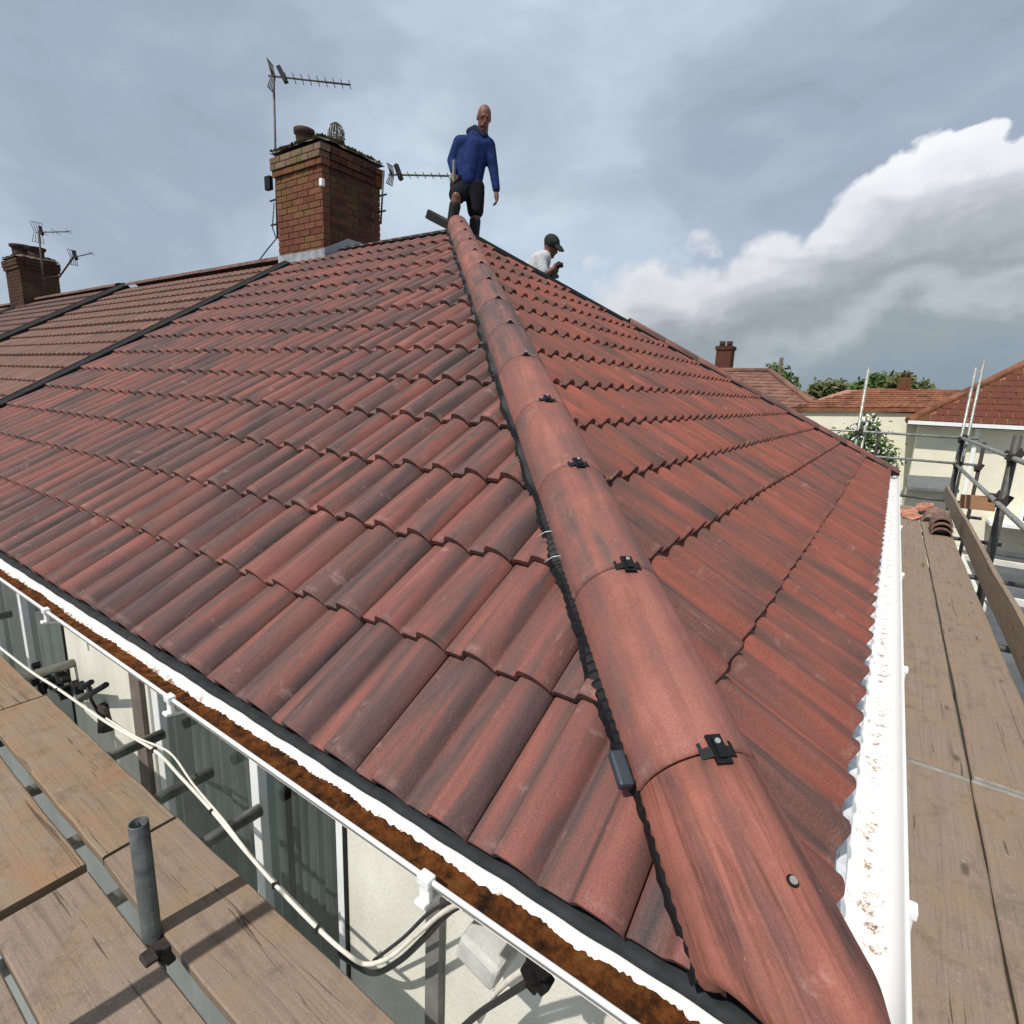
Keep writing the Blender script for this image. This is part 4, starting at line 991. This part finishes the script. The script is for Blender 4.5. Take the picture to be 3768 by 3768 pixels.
board(.447, .745, 2.160, 9.9, 'long far board beside the toe board, next to the gap', GRP, 'y', mt=M_WOODG, bands=(True, False), warp=.004)
board(.165, .88, 9.92, 10.14, 'short cross board at the far end of the right platform', GRP, 'x', mt=M_WOODG, z=ZB + .01, bands=(False, False))
# toe board, on edge, leaning
m = MB(); rows = []; uv = []
for j in range(60):
    t = j / 59; y = .2 + t * 11.6; xb = .765 + .085 * t + .004 * math.sin(t * 23); 
    c = [(xb, y, ZB - .005), (xb + .012, y, ZB + .215 + .004 * math.sin(t * 40)), (xb + .050, y, ZB + .212 + .004 * math.sin(t * 40)), (xb + .038, y, ZB - .005), (xb, y, ZB - .005)]
    rows.append(c); uv.append([(y, q) for q in (0, .22, .26, .48, .52)])
tag(m.grid(rows, False, uv).build('toe_board', M_WOODG), 'long grey brown toe board standing on edge along the right platform', 'toe board')
tag(MB().prism([(1.02, 11.0, -.52), (1.48, 11.0, -.50), (1.49, 11.0, -.74), (1.03, 11.0, -.75)], (0, .04, 0)).build('end_board', board_material('orange_board', (.36, .19, .10), (.30, .17, .10))), 'short orange brown plank on edge between the far posts', 'plank')

sc = empty('scaffold', (0, 0, GZ), 'galvanised tube scaffold with rails around the right hand platform', 'scaffold')
R_ = .0242
def tb(p, q, name='tube', mt=M_TUBE, r_=R_, parent=sc): return MB().tube([p, q], r_, 12).build(name, mt, parent)
def coupler(p, parent=sc, s=1.0):
    m = MB(); p = Vector(p); m.box(p, (.07 * s, .085 * s, .06 * s)); m.box(p + Vector((.03, -.03, .02)) * s, (.05 * s, .04 * s, .09 * s), Matrix.Rotation(.4, 3, 'Y')); m.tube([p + Vector((-.05, 0, .01)) * s, p + Vector((.07, 0, .03)) * s], .008 * s, 8); m.box(p + Vector((0, .04, -.03)) * s, (.06 * s, .03 * s, .05 * s))
    m.build('coupler', M_IRON, parent, bevel=.006)
# transoms under the left platform
for x in (-3.70, -2.625, -2.20, -1.845, -.75, -4.8): tb((x - .01, -1.2, -.7645), (x + .01, .297 if x < -1 else -.05, -.7645), 'transom')
for x in (-3.10, -4.2): tb((x, -1.2, -.7645), (x, -.02, -.7645), 'transom', M_DTUBE)
tb((-6.8, -.99, -.815), (1.6, -.99, -.815), 'ledger', M_DTUBE)
# right-hand platform
for y in (0.6, 2.1, 4.2, 6.2, 8.2, 10.2, 11.9): tb((.12, y, -.7645), (1.25, y, -.7645), 'transom', M_DTUBE)
tb((1.0, -1.5, -.815), (1.0, 13.0, -.815), 'ledger', M_DTUBE)
UR0 = Vector((.985, 13.0, .345)); UR1 = Vector((1.12, .6, .35))
tb((.99, 12.95, .35), (1.13, 3.0, .35), 'guard_rail', r_=.027); tb((1.0, 12.95, -.155), (1.03, 2.5, -.155), 'guard_rail', r_=.027)
tb((-3.3, 12.55, .355), (1.25, 12.62, .345), 'guard_rail'); tb((-3.3, 12.55, -.12), (1.35, 12.62, -.135), 'guard_rail', M_TUBE)
for x, y, z1, mt, rr in ((1.02, 12.50, .42, M_IRON, .03), (1.065, 7.45, .60, M_DTUBE, .042), (1.32, 12.4, .3, M_IRON, .03), (1.0, 12.68, 1.62, M_TUBE, R_), (1.10, 12.75, 1.75, M_TUBE, R_), (-.66, 12.6, 1.62, M_TUBE, .03), (-.55, 12.66, .48, M_TUBE, R_), (-.30, 12.6, .38, M_IRON, R_)):
    tb((x, y, GZ), (x, y, z1), 'standard', mt, rr)
for p in ((.99, 12.45, .33), (1.0, 12.45, -.16), (1.3, 12.4, -.17), (1.06, 7.42, .36), (1.1, 7.9, .37), (1.05, 7.42, -.14), (-.66, 12.55, .33), (1.05, 8.0, -.16)): coupler(p, s=1.3)
fix_parent(sc)
# the short pole standing through the left platform (hollow), and its coupler
pole = empty('scaffold_pole', (-1.568, -.187, ZB), 'short hollow grey pole standing up through the left boards', 'pole')
n = 24; rows = []
for z, r_ in ((-2.6, .0242), (-.335, .0242), (-.3335, .0228), (-.3345, .0205), (-.8, .0205)): rows.append([(-1.568 + r_ * math.cos(2 * math.pi * i / n), -.187 + r_ * math.sin(2 * math.pi * i / n), z) for i in range(n + 1)])
MB().grid(rows).build('pole', simple('weathered_tube', (.12, .13, .13), .55, .5, .4, .45, 16, .3, 90), pole)
coupler((-1.53, -.20, -.735), pole, .8); fix_parent(pole)
pl2 = MB().tube([(-1.505, -.72, GZ), (-1.505, -.72, .42)], R_, 12).build('scaffold_pole', M_TUBE); tag(pl2, 'tall standard just outside the left edge, seen only by its shadow on the boards', 'pole')

# cables along the left platform
def curve_pts(pts, n=8):
    P_ = [Vector(p) for p in pts]; out = []
    for i in range(len(P_) - 1):
        a, b, c, d = P_[max(0, i - 1)], P_[i], P_[i + 1], P_[min(len(P_) - 1, i + 2)]
        for k in range(n):
            t = k / n; out.append(.5 * ((2 * b) + (c - a) * t + (2 * a - 5 * b + 4 * c - d) * t * t + (3 * b - a - 3 * c + d) * t ** 3))
    return out + [P_[-1]]
def cable(name, pts, r_, mt, label):
    return tag(MB().tube(curve_pts(pts), r_, 8).build(name, mt), label, 'cable')
w1 = [(-5.0, .03, -.68), at(0, 1222, z=-.68), at(60, 1268, z=-.68), at(110, 1300, z=-.685), at(200, 1362, z=-.685), at(290, 1415, z=-.69), at(340, 1465, z=-.69), at(400, 1530, z=-.69), at(450, 1590, z=-.69), at(520, 1670, z=-.69), at(600, 1752, z=-.69), at(655, 1800, z=-.70),
      at(690, 1819, y=.135), at(735, 1806, y=.14), at(790, 1760, y=.14), at(835, 1722, y=.12), at(880, 1700, y=.08), at(905, 1700, y=.07)]
wc = cable('power_cable', w1, .0062, M_CABLE, 'white cable running along the board edge and looping up to the gutter')
w2 = [at(200, 1355, z=-.675), at(260, 1392, z=-.67), at(320, 1420, z=-.67), at(365, 1480, z=-.675), at(420, 1545, z=-.68), at(470, 1610, z=-.69), at(540, 1685, z=-.70), at(610, 1757, z=-.70)]
for u_, v_ in ((110, 1300), (290, 1415), (400, 1530), (520, 1670), (600, 1752)):
    MB().box(at(u_, v_, z=-.688), (.008, .022, .018), Matrix.Rotation(random.uniform(-.5, .5), 3, 'Z')).build('tie', M_BCABLE, wc)
cable('power_cable', w2, .0042, M_CABLE, 'thinner second white cable twisted beside the first')
b1_ = [at(640, 1800, y=.20), at(700, 1835, y=.19), at(750, 1815, y=.18), at(800, 1770, y=.16), at(850, 1718, y=.13), at(895, 1702, y=.09), at(930, 1712, y=.07)]
cable('black_cable', b1_, .0085, M_BCABLE, 'black cable looping below the white one and up under the gutter')
b2_ = [at(705, 1812, y=.21), at(760, 1770, y=.19), at(815, 1718, y=.16), at(870, 1696, y=.12)]
cable('black_cable', b2_, .005, M_BCABLE, 'thin dark cable above the white loop')
b3_ = [at(850, 1960, y=.16), at(900, 1915, y=.15), at(950, 1882, y=.13), at(1000, 1850, y=.10), at(1030, 1822, y=.07)]
cable('black_cable', b3_, .008, M_BCABLE, 'black cable hanging under the gutter near the bottom edge')
b4_ = [at(905, 1925, y=.17), at(930, 1880, y=.15), at(960, 1850, y=.12), at(1000, 1822, y=.09)]
cable('power_cable', b4_, .007, M_CABLE, 'short white cable beside the lower black one')
m = MB()
for _ in range(7): m.box(at(1008 + random.uniform(-16, 16), 1835 + random.uniform(-22, 22), y=.07 + random.uniform(-.01, .02)), (random.uniform(.02, .045), .03, random.uniform(.02, .05)), Matrix.Rotation(random.uniform(0, 3), 3, 'Y'))
tag(m.build('cable_clamp', M_BLK, None, bevel=.004), 'black clamp bunching the cables below the gutter', 'clamp')
bk = MB().box(at(928, 1778, y=.19), (.115, .13, .075), Matrix.Rotation(.25, 3, 'Y')).build('wall_box', M_CONC, None, bevel=.012); tag(bk, 'pale grey box on the wall under the gutter', 'box')
# black wall bracket behind the boards on the left
wb = empty('wall_bracket', at(110, 1290, y=.26), 'black iron bracket with two prongs on the cream wall at the left', 'bracket')
for _ in range(18):
    u_, v_ = random.gauss(112, 22), random.gauss(1290, 12)
    MB().box(at(u_, v_ + (u_ - 110) * .35, y=.27 + random.uniform(-.05, .02)), (random.uniform(.03, .08), .04, random.uniform(.02, .05)), Matrix.Rotation(random.uniform(0, 3), 3, 'Y')).build('clamp_piece', M_BLK, wb, bevel=.005)
for a, b in (((140, 1304), (172, 1287)), ((150, 1322), (200, 1292))):
    m = MB(); A, B = at(*a, y=.27), at(*b, y=.20); m.tube([A, B], .014, 8); m.build('prong', M_BLK, wb)
m = MB(); m.tube([at(168, 1290, y=.23), at(172, 1320, y=.25), at(190, 1352, y=.27)], .008, 6); m.build('rod', M_IRON, wb)
m = MB(); m.tube([at(196, 1328, y=.29), at(205, 1375, y=.29)], .03, 8, r2=.05); m.build('dark_stub', M_IRON, wb)  # dark tapered stub below the right-hand prong
fix_parent(wb)

# ------------------------------------------------------------------ things lying on the right platform
def old_ridge(loc, rz, tilt, label, r_=.115):
    m = MB(); n = 14; L_ = .44
    for rr, rev in ((r_, 0), (r_ - .018, 1)):
        m.grid([[(rr * math.cos(a), v, rr * .9 * math.sin(a)) for a in [math.pi * i / n for i in range(n + 1)]] for v in (0, L_ / 2, L_)], True, [[(rr * a_ / n * 3, v) for a_ in range(n + 1)] for v in (0, L_ / 2, L_)])
    for v in (0, L_): m.grid([[(rr * math.cos(a), v, rr * .9 * math.sin(a)) for a in [math.pi * i / n for i in range(n + 1)]] for rr in (r_, r_ - .018)], False)
    o = m.build('ridge_tile', M_STACK); o.location = loc; o.rotation_euler = (rad(tilt), 0, rad(rz)); tag(o, label, 'ridge tile', 'old ridge tiles stacked on the platform'); return o
old_ridge((.625, 7.85, ZB), 0, 0, 'bottom ridge tile of the small stack, open end facing us')
old_ridge((.625, 7.88, ZB + .055), 1, 1, 'middle ridge tile of the small stack on the right platform')
old_ridge((.62, 7.95, ZB + .11), -1, 2, 'topmost ridge tile of the small stack on the right platform')
old_ridge((.56, 8.75, ZB + .05), -8, 3, 'ridge tile lying behind the small stack')
for (x, y, z, rz, lb) in ((.30, 9.2, .04, 20, 'broken red tile piece nearest the gutter at the far end'), (.42, 9.5, .05, -35, 'broken red tile piece in the middle of the far rubble'), (.33, 8.9, .025, 60, 'small flat tile fragment in front of the rubble'), (.50, 9.7, .09, 10, 'reddish tile piece leaning at the back of the rubble')):
    m = MB(); c_ = [(-.12, -.08), (.09, -.1), (.13, .03), (.02, .11), (-.1, .07)]; m.prism([(a, b, 0) for a, b in c_], (0, 0, .03)); o = m.build('tile_fragment', M_RUBBLE, None, bevel=.004); o.location = (x, y, ZB + z); o.rotation_euler = (rad(12), rad(-14), rad(rz)); tag(o, lb, 'tile fragment', 'broken tiles at the far end of the platform')

# ------------------------------------------------------------------ houses, trees and poles beyond
def hip_roof(m, x0, x1, y0, y1, ze, zr, h0, h1):
    """h0/h1: inset of the ridge ends"""
    ym = (y0 + y1) / 2; a, b, c, d = (x0, y0, ze), (x1, y0, ze), (x1, y1, ze), (x0, y1, ze); e, f = (x0 + h0, ym, zr), (x1 - h1, ym, zr)
    for q in ((a, b, f, e), (b, c, f), (c, d, e, f), (d, a, e)): m.prism(q, (0, 0, -.12))
def courses(m, p00, p10, p01, p11, nrow, amp=.035, seg=40):
    """overlapping courses with scalloped tiles on a quad p00-p10 (eave) to p01-p11 (ridge)"""
    p00, p10, p01, p11 = map(Vector, (p00, p10, p01, p11)); n_ = (p10 - p00).cross(p01 - p00).normalized()
    if n_.z < 0: n_ = -n_
    for k in range(nrow):
        a, b = k / nrow, (k + 1.08) / nrow; rows = []
        for t, h in ((a, .0), (a, amp), (min(b, 1), .008)):
            L0, L1 = p00.lerp(p01, t), p10.lerp(p11, t); rows.append([L0.lerp(L1, i / seg) + n_ * (h * (1 + .3 * math.sin(i * 2.4 + k))) for i in range(seg + 1)])
        m.grid(rows, False)
def hung_tile_gable(parent):
    pass
def far_window(x0, x1, z0, z1, y, parent):
    f = MB(); t = .06
    f.box(((x0 + x1) / 2, y - .02, z1 - t / 2), (x1 - x0, .06, t)); f.box(((x0 + x1) / 2, y - .02, z0 + t / 2), (x1 - x0, .06, t))
    for x in (x0 + t / 2, x1 - t / 2, (x0 + x1) / 2): f.box((x, y - .02, (z0 + z1) / 2), (t, .056, z1 - z0 - 2 * t))
    w_ = f.build('window', M_UPVC, parent); MB().box(((x0 + x1) / 2, y - .006, (z0 + z1) / 2), (x1 - x0 - .02, .01, z1 - z0 - .02)).build('pane', M_DARK, w_)
# opposite bungalow (cream) with long low roof
hB = empty('bungalow', (3, 19, GZ), 'cream bungalow opposite, behind the far scaffold rails', 'house')
MB().box((-.70, 21.2, (GZ + .72) / 2), (3.5, 6, .72 - GZ)).build('wall', M_WHITEH, hB)
m = MB()
m.prism([(-2.75, 18.1, .72), (1.6, 18.1, .92), (1.6, 20, 1.42), (-.95, 20, 1.39)], (0, 0, -.1))
m.prism([(-.95, 20, 1.42), (1.6, 20, 1.42), (1.6, 24, .5), (-2.75, 24, .5)], (0, 0, -.1)); m.prism([(-2.75, 18.1, .72), (-.95, 20, 1.38), (-2.75, 24, .5)], (0, 0, -.08))
rfB = m.build('roof', M_FARO, hB)
m = MB(); courses(m, (-2.75, 18.1, .73), (1.6, 18.1, .93), (-.95, 20, 1.40), (1.6, 20, 1.43), 9, seg=60)
tag(m.build('roof_tiles', M_FARO, rfB), kind='stuff')
chB = MB().box((-.02, 20.0, 1.55), (.34, .34, .42)).build('chimney', M_BRICK_SHADE, rfB)
for dx in (-.07, .07): MB().tube([(-.02 + dx, 20, 1.76), (-.02 + dx, 20, 1.9)], .045, 8, r2=.05).build('chimney_pot', M_POT, chB)
far_window(-.95, -.50, -.10, .50, 18.2, hB)
fix_parent(hB)
hC = empty('bungalow', (5, 20, GZ), 'cream bungalow with red brown hipped roof at the right edge behind the rails', 'house')
MB().box((4.2, 20.6, (GZ + .5) / 2 - .002), (7.5, 7.2, .498 - GZ)).build('wall', M_WHITEH, hC)
ex, ey, ez, kk, tt = .20, 16.65, .54, .69, 3.5
m = MB(); q0, q1, q2, q3 = (ex, ey, ez), (9., ey, ez), (9., ey + tt, ez + kk * tt), (ex + tt, ey + tt, ez + kk * tt)
b0, b1 = (ex, ey + 2 * tt, ez), (9., ey + 2 * tt, ez)
for q in ((q0, q1, q2, q3), (q0, q3, b0), (b0, q3, q2, b1)): m.prism(q, (0, 0, -.10))
rfC = m.build('roof', M_FARO, hC)
Rm = Matrix.Rotation(math.atan(kk), 3, 'X'); M_GRID = brick_material('grid_tile', (.115, .038, .026), (.215, .078, .045), .35); m = MB(); rr = 0; dd = 0.0
while dd < tt / math.cos(math.atan(kk)) - .1:
    c_, s_ = math.cos(math.atan(kk)), math.sin(math.atan(kk)); yy = (dd + .15) * c_; x = ex + yy + .08 + (0.12 if rr % 2 else 0)
    while x < 5.2:
        m.box((x + .12, ey + yy, ez + kk * yy + .022), (.222, .29, .022), Rm @ Matrix.Rotation(rad(-2.5 + random.uniform(-1, 1)), 3, 'X')); x += .245
    dd += .27; rr += 1
tag(m.build('roof_tiles', M_GRID, rfC), kind='stuff')
m = MB(); m.tube([q0, q3], .10, 8); m.tube([q3, q2], .10, 8); m.build('hip_tiles', M_FARO, rfC)
MB().box((4.6, ey - .05, ez - .03), (8.8, .10, .09)).build('gutter', M_UPVC, hC); MB().box((4.6, ey + .17, ez - .09), (8.8, .34, .03)).build('soffit', M_UPVC, hC)
MB().box((1.62, 16.95, -.75), (.09, .09, 2.4)).build('downpipe', M_UPVC, hC)
far_window(2.75, 3.9, -1.75, -.9, 16.99, hC)
MB().box((3.3, 16.6, -1.75), (2.3, .7, .08)).build('ledge', M_UPVC, hC)
fix_parent(hC)
lt = empty('shed', (.83, 14.7, GZ), 'low grey felt roofed shed just beyond the end of the platform', 'shed')
MB().prism([(.35, 13.6, -.78), (1.22, 13.6, -.74), (1.22, 13.6, -.80), (.35, 13.6, -.84)], (0, 2.2, .04)).build('shed_roof', simple('shed_felt', (.15, .155, .15), .9), lt)
MB().box((.80, 14.8, -1.75), (.78, 1.8, 1.8)).build('shed_wall', M_WHITEH, lt); fix_parent(lt)
# terracotta roofed bungalow beyond the far hip
hA = empty('bungalow', (-8, 27, GZ), 'brown tiled hipped bungalow with a chimney beyond the far hip', 'house')
MB().box((-8.2, 27, (GZ + .05) / 2), (12, 7.2, .05 - GZ)).build('wall', M_WHITEH, hA)
M_FARR = simple('red_brown_roof', (.175, .088, .062), .9, var=.4, scale=2.4, bump=.2, bscale=30)
m = MB(); hip_roof(m, -15, -1.6, 23, 31, .06, 2.22, 5.0, 3.5); rfA = m.build('roof', M_FARR, hA)
m = MB(); courses(m, (-13, 23, .07), (-1.6, 23, .07), (-10, 27, 2.23), (-5.1, 27, 2.23), 15); courses(m, (-1.6, 23, .07), (-1.6, 31, .07), (-5.1, 27, 2.23), (-5.1, 27.01, 2.23), 15)
tag(m.build('roof_tiles', M_FARR, rfA), kind='stuff')
m = MB(); m.tube([(-1.62, 23.02, .12), (-5.1, 27, 2.28)], .13, 8); m.tube([(-10, 27, 2.26), (-5.1, 27, 2.26)], .13, 8); m.build('ridge_tiles', M_FARR, rfA)
chA = MB().box((-7.22, 27.4, 2.65), (.70, .62, 1.5)).build('chimney', M_BRICK_SHADE, rfA)
MB().box((-7.22, 27.4, 3.30), (.80, .72, .16)).build('chimney_cap', M_BRICK_SHADE, chA)
for dx in (-.18, .15): MB().tube([(-7.22 + dx, 27.4, 3.38), (-7.22 + dx, 27.4, 3.62)], .12, 10, r2=.14).build('chimney_pot', M_POT, chA)
fix_parent(hA)
hD = empty('bungalow', (-3, 36, GZ), 'distant pinkish roofed house between the trees', 'house')
MB().box((-2.0, 36, (GZ + .3) / 2), (6.5, 6, .3 - GZ)).build('wall', M_WHITEH, hD); m = MB(); hip_roof(m, -5.6, 1.6, 32.6, 39.4, .3, 1.75, 3, 3); m.build('roof', simple('pink_roof', (.33, .17, .14), .9, var=.3, scale=2), hD); fix_parent(hD)
def tree(x, y, z0, zc, rx, rz, n, mt, label, q=.16, seed=1, blossom=0, limbs=7):
    rn = random.Random(seed); e = empty('tree', (x, y, z0), label, 'tree')
    m = MB(); m.tube([(x, y, z0), (x + .05, y, (z0 + zc) / 2), (x, y, zc)], .12 * rx, 8, r2=.04 * rx)
    for i in range(limbs):
        a = rn.uniform(0, 6.28); m.tube([(x, y, zc - rz * .6), (x + .5 * rx * math.cos(a), y + .5 * rx * math.sin(a), zc + rn.uniform(-.1, .5) * rz)], .05 * rx, 5, r2=.015 * rx)
    m.build('trunk', M_BARK, e); m = MB(); bl = MB()
    cl = []
    for _ in range(26):
        a = rn.uniform(0, 6.28); b = rn.uniform(-1, 1); rr = rn.uniform(.35, .85); cl.append((x + rx * rr * math.cos(a) * math.sqrt(1 - b * b * .8), y + rx * rr * math.sin(a) * math.sqrt(1 - b * b * .8), zc + rz * rr * b))
    for i in range(n):
        c = rn.choice(cl); s_ = rn.gauss(0, .20); X, Y, Z = c[0] + rn.gauss(0, .17) * rx, c[1] + rn.gauss(0, .17) * rx, c[2] + rn.gauss(0, .15) * rz
        u = Vector((rn.uniform(-1, 1), rn.uniform(-1, 1), rn.uniform(-1, 1))).normalized(); v = u.orthogonal().normalized(); k = q * rn.uniform(.5, 1.2); p = Vector((X, Y, Z))
        (bl if rn.random() < blossom else m).add([p - u * k, p + v * k * .55, p + u * k, p - v * k * .55], [(0, 1, 2, 3)])
    m.build('crown', mt, e)
    if blossom: bl.build('blossom', M_BLOSS, e)
    fix_parent(e)
tree(-10.6, 62, GZ, 1.9, 2.2, 2.6, 3500, M_LEAF, 'green round tree right of the telegraph pole', .30, 2)
tree(-6.3, 66, GZ, 1.0, 3.0, 2.4, 3500, M_LEAF2, 'olive brown tree in the middle of the three far trees', .32, 3)
tree(-2.4, 62, GZ, 2.2, 1.9, 2.0, 2500, M_LEAF, 'left hand crown of the far green trees behind the opposite roof', .28, 4)
tree(-.1, 60, GZ, 2.1, 2.3, 1.7, 2500, M_LEAF2, 'right hand crown of the far green trees behind the opposite roof', .28, 5)
tree(-.55, 14.6, GZ, -.35, .75, .95, 5200, M_LEAF, 'small tree with white blossom behind the far guard rail', .055, 6, .16)
tree(3.6, 14.8, GZ, -2.0, .9, .6, 2500, M_LEAF, 'low green bush at the right edge beyond the scaffold', .06, 8)
p_ = at(1475, 675, y=44); tp = MB().tube([(p_.x, 44, GZ), (p_.x, 44, p_.z)], .12, 8); tag(tp.build('telegraph_pole', M_BARK), 'dark telegraph pole beyond the brown hipped roof', 'pole')
